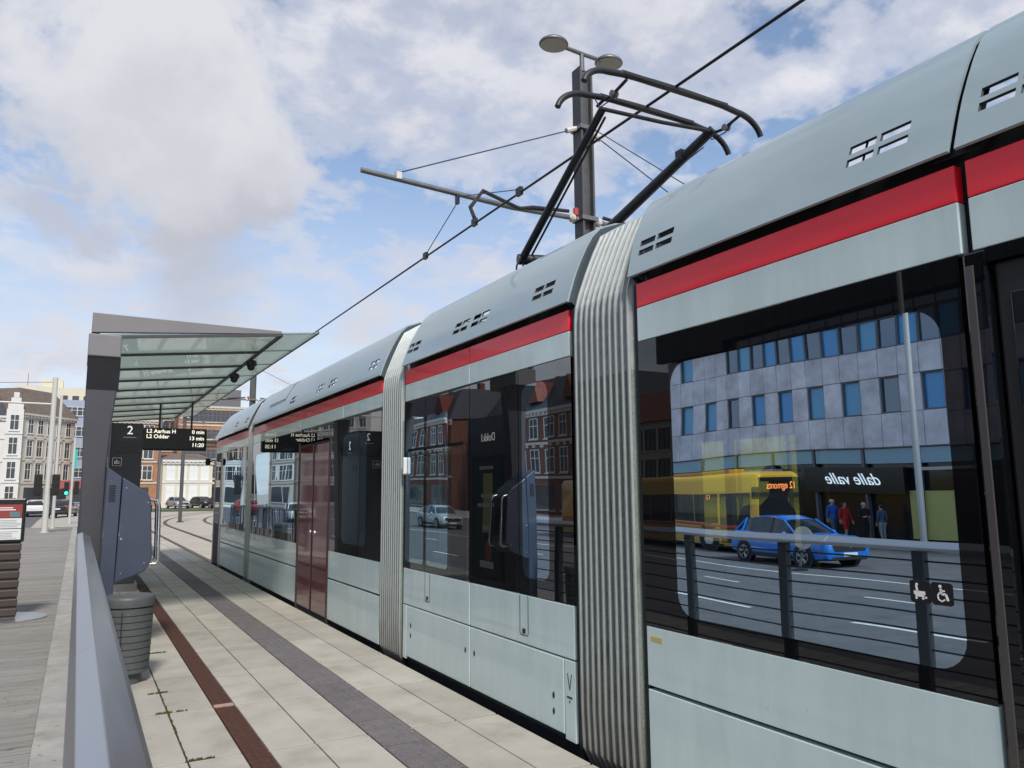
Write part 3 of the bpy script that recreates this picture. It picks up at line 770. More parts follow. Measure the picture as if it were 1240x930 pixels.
# ---- second car, carrying the pantograph
module(4.20, 7.19, [(4.60,5.38),(5.46,5.82)], (1.10, 2.06))
for a, b in ((4.215, 5.718), (5.73, 7.185)):
    panel('upper_panel', M['aqua'], a, b, 2.485, 2.655); panel('stripe', M['red'], a, b, 2.658, 2.80)
for a, b, z0, z1 in ((4.215,5.716,.53,.868),(5.728,7.185,.53,.868),(4.345,5.717,.055,.522),(5.727,7.09,.055,.522)):
    panel('side_panel', M['aqua'], a, b, z0, z1, bevel=.008)
panel('side_panel', M['aqua'], 4.215, 4.335, .03, .522); panel('side_panel', M['aqua'], 7.10, 7.185, .03, .522)
P_(MB().box(TX+.02, TX+.05, 4.2, 7.19, .03, .87), 'panel_gap', M['seam'])
frit(4.20, 4.905, .872, 2.48, [(4.50, 4.86, .99, 2.36, .09)])
frit(4.913, 5.722, .872, 2.48, [])
frit(5.730, 6.662, .872, 2.48, [(6.16, 6.63, .93, 2.30, .05)])
frit(6.670, 7.19, .872, 2.48, [(6.70, 7.15, .93, 2.30, .05)])
P_(MB().box(TX+.006, TX+.03, 4.2, 7.19, .87, 2.484), 'window_seal', M['seam']) if False else None
for yc, z0, w in ((4.85, .59, .058), (6.59, .615, .055)):    # emergency release flaps
    f = rrect(yc-w, yc+w, z0, .868, .02, 4)
    g = MB()
    for (a, b), (c, d) in zip(f, f[1:] + f[:1]):
        if b > .862 and d > .862: continue
        l = math.hypot(c-a, d-b) or 1; ny, nz = -(d-b)/l*.0025, (c-a)/l*.0025
        g.prism([(a+ny,b+nz),(c+ny,d+nz),(c-ny,d-nz),(a-ny,b-nz)], 'x', TX-.0015, TX+.002)
    o = P_(g, 'release_flap', M['seam']); MB().box(TX-.004, TX+.002, yc-.018, yc+.018, z0+.012, z0+.045).build('catch', M['rubber'], o)
for yc, zc in ((4.47,.27),(4.47,.17),(6.98,.35),(6.98,.26),(5.80,.33),(5.64,.33)):   # hatch locks
    P_(MB().prism([(yc+.012*math.cos(k*PI/4), zc+.022*math.sin(k*PI/4)) for k in range(8)], 'x', TX-.003, TX+.002), 'lock', M['rubber'])
vm = MB(); 
for a, b in ((4.300, 4.277), (4.254, 4.277)): vm.prism([(a-.003,.44),(a+.003,.44),(b+.003,.34),(b-.003,.34)], 'x', TX-.0016, TX+.001)
vm.prism([(4.25,.288),(4.31,.288),(4.31,.300),(4.25,.300)], 'x', TX-.0016, TX+.001); vm.prism([(4.272,.262),(4.288,.262),(4.280,.280)], 'x', TX-.0016, TX+.001)
P_(vm, 'jacking_mark', M['blackprint'])
P_(MB().prism(rrect(7.11, 7.155, 1.76, 1.93, .02), 'x', TX-.035, TX), 'signal_lamp', M['white'], bevel=.008)
cowl(4.17, 5.722, [(4.44,),(5.46,)], slant0=.12); cowl(5.730, 7.20, [(5.83,),(6.90,)], slant1=-.1)
cowl_end(4.14, .05, .12); P_(MB().loft([[(x+.03, y, z-.02) for x, z in COWL] for y in (5.66, 5.80)], cap=False, closed=False), 'cowl_gap_strip', M['seam'])

# ---- third car with its red door
module(7.87, 14.95, [])
for a, b in ((7.875, 9.27), (9.28, 11.4), (11.41, 14.93)):
    panel('upper_panel', M['aqua'], a, b, 2.50, 2.655); panel('stripe', M['red'], a, b, 2.658, 2.80)
panel('lower_panel', M['aqua'], 7.875, 9.78, .535, .865); panel('lower_panel', M['aqua'], 7.875, 9.78, .03, .515)
panel('lower_panel', M['aqua'], 11.42, 13.30, .535, .865); panel('lower_panel', M['aqua'], 11.42, 13.30, .03, .515)
panel('lower_panel', M['aqua'], 13.31, 14.93, .535, .865); panel('lower_panel', M['aqua'], 13.31, 14.93, .03, .515)
frit(7.87, 9.78, .868, 2.497, [(8.35, 9.25, .99, 2.28, .1)])
frit(11.42, 14.95, .868, 2.497, [(11.7, 13.25, .99, 2.28, .1), (13.4, 14.6, .99, 2.28, .1)])
P_(MB().box(TX-.002, TX+.05, 9.78, 11.42, 2.30, 2.497), 'door_header', M['gloss_black'])
for a, b in ((9.84, 10.59), (10.61, 11.37)):
    d_ = P_(MB().box(TX+.01, TX+.05, a, b, -.03, 2.28), 'door_leaf', M['rubber'], bevel=.01)
    MB().box(TX+.002, TX+.011, a+.04, b-.04, .03, 2.24).build('door_glass', M['glass_door'], d_, bevel=.003)
    yb = b - .10 if a < 10 else a + .10
    MB().cyl((TX-.006, yb, 1.05), (TX+.004, yb, 1.05), .045, 14).build('door_button', M['alu'], d_)
for y in (9.78, 11.372): P_(MB().box(TX-.006, TX+.05, y, y+.05, -.03, 2.31), 'door_post', pbr('door_post_dark', (.05,.035,.035), .4), bevel=.005)
P_(MB().box(TX-.02, TX+.06, 9.78, 11.42, -.10, -.035), 'door_sill', M['alu'])
cowl(7.85, 14.98, [(8.1,),(9.75,),(10.35,),(11.9,)], slant0=.12, slant1=-.1)
cowl_end(7.82, .05, .12)
# louvre field on the cowl
lp = MB(); lp.loft([[(x-.004, y, z+.002) for x, z in COWL[5:10]] for y in (12.70, 13.92)], cap=False, closed=False)
lf = P_(lp, 'louvre_plate', M['cowl'])
for i in range(9):
    lv = MB()
    for j in range(6):
        yv = 12.75 + .13*i
        x, z = COWL[5+0][0] + (COWL[9][0]-COWL[5][0])*(j+.6)/6.4, COWL[5][1] + (COWL[9][1]-COWL[5][1])*(j+.6)/6.4
        lv.add([(x-.024,yv,z-.010),(x-.024,yv+.07,z-.010),(x-.002,yv+.07,z+.020),(x-.002,yv,z+.020)], [(0,1,2,3)])
    lv.build('louvre', M['cowl_in'], lf)


# ---- front car
bellows(14.98, 15.36, 6)
module(15.40, 19.6, [])
for y in (14.95, 15.365): P_(MB().box(TX-.004, TX+.13, y, y+.04, -.2, 2.80), 'end_frame', M['alu'])
panel('upper_panel', M['aqua'], 15.41, 19.3, 2.50, 2.655); panel('stripe', M['red'], 15.41, 19.3, 2.658, 2.80)
panel('lower_panel', M['aqua'], 15.41, 18.3, .535, .865); panel('lower_panel', M['aqua'], 15.41, 18.3, .03, .515)
frit(15.41, 18.35, .868, 2.497, [(15.7, 18.1, .99, 2.28, .1)])
P_(MB().box(TX-.004, TX+.05, 18.36, 18.55, -.05, 2.497), 'cab_pillar', M['alu'], bevel=.01)
dc = P_(MB().box(TX+.012, TX+.05, 18.56, 19.35, -.05, 2.49), 'cab_door', M['rubber'], bevel=.01); MB().box(TX+.004, TX+.013, 18.64, 19.28, .9, 2.35).build('door_glass', M['gloss_black'], dc)
# nose, rounding inwards in plan
nose = MB(); ringz = [(-.2, 0), (.5, .0), (.9, .0), (1.6, .14), (2.3, .42), (2.66, .62)]
rings = []
for z, back in ringz:
    L_ = 1.15 - back; pts = []
    for k in range(13):
        a = PI * k / 12
        pts.append((4.12 - 1.32 * math.cos(a) * (1 if k in (0, 12) else 1), 19.40 + L_ * math.sin(a) ** .8 if 0 < k < 12 else 19.40, z))
    rings.append(pts)
nose.loft(rings, cap=False, closed=False)
P_(nose, 'nose', M['gloss_black'], smooth=True)
P_(MB().box(TX-.003, TX+.06, 19.352, 19.43, -.1, 2.66), 'nose_edge', M['alu'], bevel=.01)
cowl(15.42, 19.55, [(15.7,),(16.8,)], slant0=.1, slant1=.9)
cowl_end(15.5, -.05, .1)
mc = P_(MB().tube([(2.78,19.38,2.36),(2.66,19.42,2.33)], .018, 8), 'camera_arm', M['rubber']); MB().lathe([(.0,-.09),(.05,-.08),(.06,0),(.05,.07),(0,.08)], (2.63,19.43,2.33), 12).build('camera_housing', M['rubber'], mc, smooth=True)
P_(MB().cyl((4.6, 8.4, 3.4), (4.6, 8.4, 4.25), .008, 6), 'aerial', M['white'])

# ---- inside: seats, grab poles
def seat_proto():
    o = bpy.data.objects.new('seat', None); COL.objects.link(o); o.parent = TR; ORI[o.name] = Vector((0,0,0))
    mb = MB(); mb.loft([[(x, y, z) for x, y, z in ((-.22,-.24,z_),(.22,-.24,z_),(.22,.20,z_),(-.22,.20,z_))] for z_ in (.40,.47)]); mb.build('cushion', M['seatcloth'], o, bevel=.03)
    b = MB(); b.loft([[(-.22,.17,.44),(.22,.17,.44),(.22,.23,.44),(-.22,.23,.44)],[(-.22,.24,.9),(.22,.24,.9),(.22,.29,.9),(-.22,.29,.9)],[(-.17,.27,1.12),(.17,.27,1.12),(.17,.31,1.12),(-.17,.31,1.12)]]); b.build('backrest', M['seatgrey'], o, bevel=.02)
    MB().box(-.05,.05,-.1,.1,.0,.40).build('pedestal', M['rubber'], o)
    return o
sp_ = seat_proto()
first = True
for (x, y, flip) in ((3.18,6.85,0),(3.18,6.0,1),(3.66,6.85,0),(3.66,6.0,1),(5.0,6.85,0),(5.0,6.0,1),(3.18,4.6,0),(5.0,4.6,0),(3.2,12.3,0),(3.2,13.6,1),(5.0,12.3,0),(3.2,8.9,0),(3.2,16.4,0)):
    o = sp_ if first else copy_tree(sp_, TR); first = False
    o.location = Vector((x, y, 0)) - ORI[TR.name]; o.rotation_euler = (0, 0, PI if flip else 0)
for path in ([(4.05,3.28,-.02),(4.05,3.28,.5),(4.06,3.42,.95),(4.1,3.30,1.35),(4.1,3.27,2.44)], [(4.1,2.2,-.02),(4.1,2.2,2.44)], [(4.0,5.4,-.02),(4.0,5.4,2.44)], [(4.0,9.2,-.02),(4.0,9.2,2.44)]):
    P_(MB().tube(path, .022, 8), 'grab_pole', M['yellowpole'], smooth=True)

# ---- pantograph
pg = bpy.data.objects.new('pantograph', None); COL.objects.link(pg); pg.parent = TR; ORI[pg.name] = ORI[TR.name]
def pp(mb, name, mat=M['pan'], smooth=True): return mb.build(name, mat, pg, smooth=smooth)
kA, kB = Vector((3.80, 6.55, 3.93)), Vector((4.36, 6.42, 3.95))
hA, hB = Vector((3.69, 4.98, 4.80)), Vector((4.84, 4.86, 4.84))
pp(MB().tube([kA, hA], [.040, .034], 12), 'upper_arm'); pp(MB().tube([kB, hB], [.058, .044], 12), 'upper_arm')
pp(MB().tube([kA + Vector((.10, .02, .02)), (3.72, 4.98, 4.74)], .011, 8), 'guide_rod')
pp(MB().cyl(kA + Vector((-.04,.02,-.0)), kB + Vector((.06,-.01,.0)), .055, 14), 'knee_tube')
pp(MB().tube([kB + Vector((-.2,.05,0)), (4.12, 5.4, 3.62), (4.12, 4.75, 3.56)], .055, 10), 'lower_arm')
pp(MB().box(3.72, 4.52, 4.55, 6.6, 3.50, 3.56), 'base_frame', smooth=False)
for x in (3.76, 4.48):
    for y in (4.6, 6.5): pp(MB().lathe([(.05,0),(.05,.03),(.03,.05),(.05,.07),(.03,.10),(.05,.12),(.05,.15)], (x,y,3.36), 12), 'base_insulator', M['insul'])
ring = [(3.80 + .0, 6.60 + .07*math.cos(2*PI*k/14), 3.85 + .09*math.sin(2*PI*k/14)) for k in range(15)]
pp(MB().tube(ring, .010, 6), 'cable_loop')
def strip(yc, z, xl, xr, hl, hr):
    """collector strip with horns curving down at both ends"""
    pts = []
    for k in range(9):
        t = k / 8; a = t * PI * .43; pts.append((xl - hl * math.sin(a), yc, z - .01 - hl * .75 * (1 - math.cos(a))))
    pts = pts[::-1]
    for k in range(1, 9): pts.append((xl + (xr - xl) * k / 9, yc, z + .022 * math.sin(PI * k / 9)))
    for k in range(9):
        t = k / 8; a = t * PI * .43; pts.append((xr + hr * math.sin(a), yc, z - .01 - hr * .72 * (1 - math.cos(a))))
    o = pp(MB().tube(pts, .026, 10), 'collector_horn', M['pan'])
    MB().box(xl + .12, xr - .12, yc - .028, yc + .028, z - .002, z + .030).build('carbon_strip', M['carbon'], pg, bevel=.006)
strip(4.55, 4.87, 3.44, 4.82, .24, .29); strip(4.93, 4.87, 3.50, 4.78, .30, .32)
pp(MB().tube([(3.66, 4.97, 4.80), (4.3, 4.93, 4.81), (4.86, 4.86, 4.82)], .018, 8), 'cross_tube')
for x in (3.62, 4.86):
    a = pp(MB().tube([(x, 4.96, 4.80), (x + .02, 4.90, 4.83), (x, 4.75, 4.80), (x, 4.55, 4.84)], .014, 8), 'spring_link')
    MB().cyl((x-.03, 4.72, 4.80), (x+.03, 4.72, 4.80), .028, 10).build('spring_box', M['galv'], pg)
    pp(MB().tube([(x-.05, 4.93, 4.86), (x-.05, 4.85, 4.73), (x-.03, 4.70, 4.74), (x, 4.6, 4.84)], .006, 6), 'shunt_cable')
pp(MB().box(4.70, 4.78, 5.14, 5.22, 4.64, 4.74), 'stop_bracket', smooth=False)
pp(MB().box(4.55, 4.9, 3.62, 3.68, 3.50, 3.56), 'stay_foot', smooth=False)

# ------------------------------------------------------------------ railing along the platform's back
RT = 1.205
rg = thing('railing', (.095, 3.0, 0), 'metal railing with a broad faceted handrail and dark posts along the back of the platform', 'railing')
def handrail(y0, y1):
    sec = [(.004,RT-.070),(.005,RT-.052),(.019,RT-.018),(.062,RT),(.121,RT-.036),(.132,RT-.046),(.137,RT-.062),(.120,RT-.075),(.026,RT-.075)]
    mb = MB(); mb.loft([[(x, y, z) for x, z in sec] for y in (y0, y1)]); mb.build('handrail', M['railmetal'], rg, bevel=.003)
ys_ = [-2.6, .3, 2.37, 4.45, 6.9, 9.28]
for a, b in zip(ys_[:-1], ys_[1:]): handrail(a + .0008, b - .0008)
for y in frange(-2.6, 8.65, 9):
    p = MB().box(.040, .110, y - .045, y + .045, .0, RT - .072).build('post', M['raildark'], rg, bevel=.006)
    MB().box(.02, .155, y - .08, y + .08, .0, .012).build('base_plate', M['raildark'], p)
for k in range(8):
    z = .16 + k * .128
    MB().cyl((.075, -2.6, z), (.075, 9.28, z), .007, 8).build('cable', M['wire'], rg, smooth=True)

# ------------------------------------------------------------------ shelter
CY0, CY1 = 9.30, 21.02
sh = thing('platform_shelter', (.2, 9.6, 0), 'grey steel tram shelter with sloping glass canopy reaching over the platform', 'shelter')
pl = MB(); pl.box(.0, .30, 9.80, 10.10, .0, 3.30)
o = MB()
o.prism([(.07,.0),(.245,.0),(.245,1.9),(.27,2.35),(.325,2.93),(.325,3.06),(.0,3.06),(.0,2.4)], 'y', 9.55, 9.75)
o.build('pillar', M['darkpaint'], sh, bevel=.012)
MB().add([(.0,9.305,3.068),(.318,9.305,3.068),(.318,9.56,2.72),(.0,9.56,2.72),(.0,9.56,3.068),(.318,9.56,3.068)], [(0,1,2,3),(0,3,4),(1,5,2),(0,4,5,1),(3,2,5,4)]).build('pillar_haunch', M['darkpaint'], sh)
MB().box(-.005, .315, 9.29, 10.15, 3.07, 3.315).build('pillar_cap', M['cap'], sh, bevel=.012)
# end fascia: a blade tapering outwards
MB().prism([(.02,3.325),(2.03,3.492),(2.03,3.525),(.02,3.545)], 'y', 9.292, 9.36).build('fascia', M['cap'], sh, bevel=.006)
MB().prism([(.02,3.325),(.10,3.33),(.10,3.54),(.02,3.545)], 'y', 9.37, CY1).build('back_beam', M['cap'], sh, bevel=.006)
def gx(x): return 3.30 + (x - .1) * (3.545 - 3.30) / 2.37
rib_y = [CY0 + .012 + 1.30 * k for k in range(10)]
for a, b in zip(rib_y[:-1], rib_y[1:]):
    MB().add([(x, y, gx(x) + dz) for dz in (0, .016) for x, y in ((.10,a+.006),(2.475,a+.006),(2.475,b-.006),(.10,b-.006))],
             [(3,2,1,0),(4,5,6,7),(0,1,5,4),(1,2,6,5),(2,3,7,6),(3,0,4,7)]).build('canopy_pane', M['canopy_glass'], sh)
for k, y in enumerate(rib_y):
    MB().add([(x, y + dy, gx(x) + dz) for dz in (-.034, -.003) for x, dy in ((.30,-.016),(2.02,-.016),(2.02,.016),(.30,.016))],
             [(3,2,1,0),(4,5,6,7),(0,1,5,4),(1,2,6,5),(2,3,7,6),(3,0,4,7)]).build('rib', M['darkpaint'], sh)
    MB().add([(x, y + dy, gx(x) + dz) for dz in (-.008, -.002) for x, dy in ((2.02,-.006),(2.47,-.006),(2.47,.006),(2.02,.006))],
             [(3,2,1,0),(4,5,6,7),(0,1,5,4),(1,2,6,5),(2,3,7,6),(3,0,4,7)]).build('glass_seam', M['rubber'], sh)
MB().box(2.005, 2.045, CY0, CY1, gx(2.02) - .036, gx(2.02) - .006).build('edge_beam', M['pole_dark'], sh)
MB().add([(x, y, z) for y in (CY0, CY1) for x, z in ((2.472,3.535),(2.482,3.535),(2.482,3.57),(2.472,3.57))], [(0,1,2,3),(7,6,5,4),(0,4,5,1),(1,5,6,2),(2,6,7,3),(3,7,4,0)]).build('edge_trim', M['pole_dark'], sh)
for y in (13.9, 17.9):
    MB().prism([(.04,.0),(.26,.0),(.30,3.0),(.30,3.3),(.02,3.3)], 'y', y, y + .32).build('pillar', M['darkpaint'], sh, bevel=.012)
for y in (11.14, 12.5):
    c = MB().lathe([(.055,.05),(.075,.03),(.078,-.02),(.06,-.03)], (2.02, y, gx(2.02) - .10), 16).build('camera_mount', M['rubber'], sh, smooth=True)
    MB().lathe([(.058,-.03),(.052,-.065),(.03,-.09),(.0,-.098)], (2.02, y, gx(2.02) - .10), 16).build('camera_dome', M['gloss_black'], c, smooth=True)
# glazed back wall
for a, b in ((11.3, 12.0), (12.05, 13.85), (14.25, 15.9), (15.95, 17.85)):
    MB().box(.115, .127, a, b, .25, 2.35).build('wind_screen', M['glass_plain'], sh)
    MB().box(.10, .145, a, b, 2.35, 2.40).build('screen_rail', M['darkpaint'], sh)

# stop-name board with a poster, facing the tram
bd = thing('poster_board', (.18, 10.34, 0), 'tall dark blue board with the stop name and a green poster, facing the tram', 'poster board')
MB().box(.12, .245, 9.720, 10.960, .12, 2.72).build('board', M['navy'], bd, bevel=.01)
MB().box(.240, .257, 9.820, 10.840, .30, 2.12).build('poster_case', M['rubber'], bd, bevel=.006)
po = MB().box(.257, .261, 9.880, 10.780, .36, 2.06).build('poster', M['poster_bg'], bd)
MB().box(.2615, .263, 10.180, 10.480, .98, 1.86).build('poster_figure', M['poster_yel'], po)
MB().prism([(10.260+.11*math.cos(k*PI/9), .72+.16*math.sin(k*PI/9)) for k in range(18)], 'x', .2615, .263).build('poster_blob', M['poster_red'], po)
MB().box(.2615, .263, 10.100, 10.560, .46, .56).build('poster_strip', M['white'], po)
textmesh('Dokk1', .17, M['white_glow'], 'stop_name', bd, (.247, 10.360, 2.40), (0,1,0), (0,0,1))
for z, y0, y1, h in ((1.92,10.160,10.600,.05),(1.50,10.080,10.540,.055),(1.36,10.040,10.660,.055),(1.02,10.180,10.480,.06)):
    t = y0
    while t < y1: 
        w = random.uniform(.03,.07); MB().box(.263, .2642, t, min(t + w, y1), z, z + h).build('poster_word', M['white'], po); t += w + .018
MB().box(.14, .22, 9.720, 10.960, .0, .12).build('board_foot', M['rubber'], bd)

# ticket machine, side-on
TMF = .957
def tmy(mb):
    mb.v = [(x*TMF, y - .41, (1.6 + (z-1.6)*TMF) if z > .05 else z) for x, y, z in mb.v]; return mb
tm = thing('ticket_machine', (.43, 9.1, 0), 'slate blue ticket machine with rounded side panel and a steel handle beside the shelter pillar', 'ticket machine')
side = [(.385,.66),(.62,.745),(.67,.77),(.705,.82),(.735,.90),(.70,1.50),(.675,1.575),(.63,1.625),(.50,1.715),(.41,1.77)]
tmy(MB().prism(side, 'y', 9.33, 9.74)).build('side_panel', M['navy'], tm, bevel=.012)
tmy(MB().prism([(.235,.0),(.372,.0),(.40,1.775),(.255,1.885)], 'y', 9.34, 9.73)).build('back_cabinet', M['navy'], tm, bevel=.008)
for k in range(7): tmy(MB().box(.285, .345, 9.332, 9.341, 1.52 + .026*k, 1.532 + .026*k)).build('vent_slot', M['seam'], tm)
for y in (9.36, 9.68):
    tmy(MB().tube([(.70,y,.84),(.775,y,.84),(.80,y,.88),(.785,y,1.46),(.762,y,1.52),(.69,y,1.535)], .017, 10)).build('handle', M['steel'], tm, smooth=True)
tmy(MB().add([(.736,9.40,.98),(.736,9.67,.98),(.713,9.67,1.36),(.713,9.40,1.36)], [(0,1,2,3)])).build('screen', M['screen'], tm)
tagp = tmy(MB().box(.712,.716, 9.42, 9.54, 1.40, 1.47)).build('card_reader', M['rubber'], tm)

for x, z in ((.44,.76),(.66,.86),(.67,1.50),(.45,1.66)): tmy(MB().cyl((x, 9.325, z), (x, 9.331, z), .007, 8)).build('screw', M['alu'], tm)
tmy(MB().cyl((.425, 9.324, 1.12), (.425, 9.331, 1.12), .012, 10)).build('lock', M['alu'], tm)
# litter bin
bn = thing('litter_bin', (.44, 7.6, 0), 'grey-green ribbed litter bin standing behind the handrail', 'bin')
prof = [(.125,.0),(.125,.085),(.172,.095)]
for k in range(9):
    z = .13 + k * .055; r = .176 + .0016 * k
    prof += [(r-.006,z),(r+.001,z+.004),(r+.001,z+.047),(r-.006,z+.051)]
prof += [(.186,.63)]
MB().lathe(prof, (.44,7.6,0), 48, sx=1.04).build('body', M['binpaint'], bn, smooth='auto')
MB().lathe([(.16,.632),(.196,.640),(.200,.70),(.194,.722),(.18,.727),(.165,.71),(.0,.70)], (.44,7.6,0), 36, sx=1.05).build('lid', M['binpaint'], bn, smooth=True)
MB().box(.375, .379, 7.385, 7.40, .14, .62).build('door_seam', M['seam'], bn)

# platform number totem
to = thing('platform_totem', (.68, 15.0, 0), 'dark blue totem with a white 2 and a small pictogram under the canopy', 'totem')
MB().box(.42, .90, 14.5, 15.75, .12, 2.78).build('body', M['darkpaint'], to, bevel=.01)
MB().box(.40, .94, 14.46, 15.79, .0, .12).build('plinth', M['cap'], to)
textmesh('2', .20, M['white_glow'], 'platform_number', to, (.70, 14.497, 2.655), (1,0,0), (0,0,1))
MB().box(.60, .80, 14.494, 14.499, 2.535, 2.545).build('underline', M['white'], to)
MB().box(.47, .87, 14.488, 14.499, 2.28, 2.46).build('info_screen', M['screen'], to)
ic = MB().prism(rrect(.46,.60,2.055,2.195,.012), 'y', 14.488, 14.499).build('pictogram_frame', M['white'], to)
MB().prism(rrect(.469,.591,2.064,2.186,.01), 'y', 14.484, 14.488).build('pictogram_field', M['blackprint'], ic)
g = MB()
for a, b, c, d in ((.49,.51,2.09,2.14),(.515,.535,2.09,2.16),(.54,.57,2.12,2.135),(.54,.57,2.09,2.105)): g.box(a, b, 14.481, 14.484, c, d)
g.build('pictogram', M['white'], ic)
textmesh('2', .24, M['white_glow'], 'platform_number', to, (.903, 15.05, 2.50), (0,1,0), (0,0,1))
MB().box(.9005,.904, 14.9, 15.2, 2.355, 2.365).build('underline', M['white'], to)
textmesh('Dokk1', .15, M['cloth_grey'], 'stop_name', to, (.903, 15.45, 2.36), (0,1,0), (0,0,1))
for yy in (14.66, 14.84): MB().prism(rrect(yy-.05,yy+.05,2.0,2.09,.02), 'x', .9005, .904).build('pictogram', M['cloth_grey'], to)

# departure display hung from the canopy
dp = thing('departure_display', (1.65, 17.0, 2.45), 'wide black LED departure board hanging from the canopy beside the totem', 'display')
MB().box(1.05, 2.245, 16.9, 17.1, 2.45, 2.905).build('housing', M['screen'], dp, bevel=.03)
for x in (1.35, 1.95): MB().cyl((x, 17.0, 2.9), (x, 17.0, gx(x) - .02), .02, 8).build('hanger', M['pole_dark'], dp)
for txt, x, z, al in (('L2 Aarhus H', 1.11, 2.83, 'LEFT'), ('L2 Odder', 1.11, 2.725, 'LEFT'), ('0 min', 2.19, 2.83, 'RIGHT'), ('13 min', 2.19, 2.70, 'RIGHT'), ('11:20', 2.19, 2.565, 'RIGHT')):
    textmesh(txt, .105, M['screen_lit'], 'led_text', dp, (x, 16.893, z), (1,0,0), (0,0,1), align=al, bold=.002)

# information stand on the boardwalk
st = thing('information_stand', (-.9, 12.1, 0), 'brown slatted information stand with red and white notices on the boardwalk', 'information stand')
MB().box(-1.25, -.62, 12.03, 12.15, .03, .98).build('plinth', M['poster_brown'], st)
for k in range(8): MB().box(-1.25, -.605, 12.005, 12.03, .06 + .117*k, .147 + .117*k).build('slat', M['poster_brown'], st, bevel=.008)
MB().box(-1.27, -.59, 12.0, 12.17, .985, 1.545).build('case', M['blackprint'], st, bevel=.012)
for z0, z1, m in ((1.30, 1.47, 'paperred'), (1.165, 1.293, 'paper'), (1.02, 1.155, 'paper')):
    n_ = MB().box(-1.22, -.625, 11.992, 11.999, z0, z1).build('notice', M[m], st)
    if m == 'paper':
        for k in range(5):
            w = random.uniform(.12, .24)
            MB().box(-.86, -.86 + w, 11.9895, 11.992, z0 + .018 + .02*k, z0 + .023 + .02*k).build('print_line', M['cloth_grey'], n_)
    else:
        MB().box(-.76, -.65, 11.9895, 11.992, z0 + .01, z0 + .075).build('picture', M['paperteal'], n_)
        for k in range(2): MB().box(-.88, -.70 - .03*k, 11.9895, 11.992, z0 + .095 + .026*k, z0 + .108 + .026*k).build('print_line', M['white'], n_)
MB().lathe([(.0,.0),(.50,.0),(.50,.008),(.46,.014),(.0,.016)], (-.76, 12.25, 0), 40).build('base_plate', M['alu'], st, smooth=True)

# second railing and bin past the shelter
rg2 = thing('railing', (.095, 26, 0), 'dark metal railing with upright bars past the far end of the shelter', 'railing')
MB().box(.04, .11, 21.4, 34.0, 1.06, 1.11).build('handrail', M['raildark'], rg2, bevel=.008)
MB().box(.06, .09, 21.4, 34.0, .12, .15).build('bottom_rail', M['raildark'], rg2)
for y in frange(21.4, 34.0, 9): MB().box(.045, .105, y-.03, y+.03, 0, 1.06).build('post', M['raildark'], rg2)
for y in frange(21.55, 33.85, 82): MB().cyl((.075, y, .15), (.075, y, 1.06), .008, 6).build('baluster', M['raildark'], rg2)
bn2 = copy_tree(bn); bn2.location = (.5, 22.6, 0); bn2['label'] = 'grey-green ribbed litter bin past the far end of the shelter'
bn['group'] = bn2['group'] = 'litter bins on the platform'
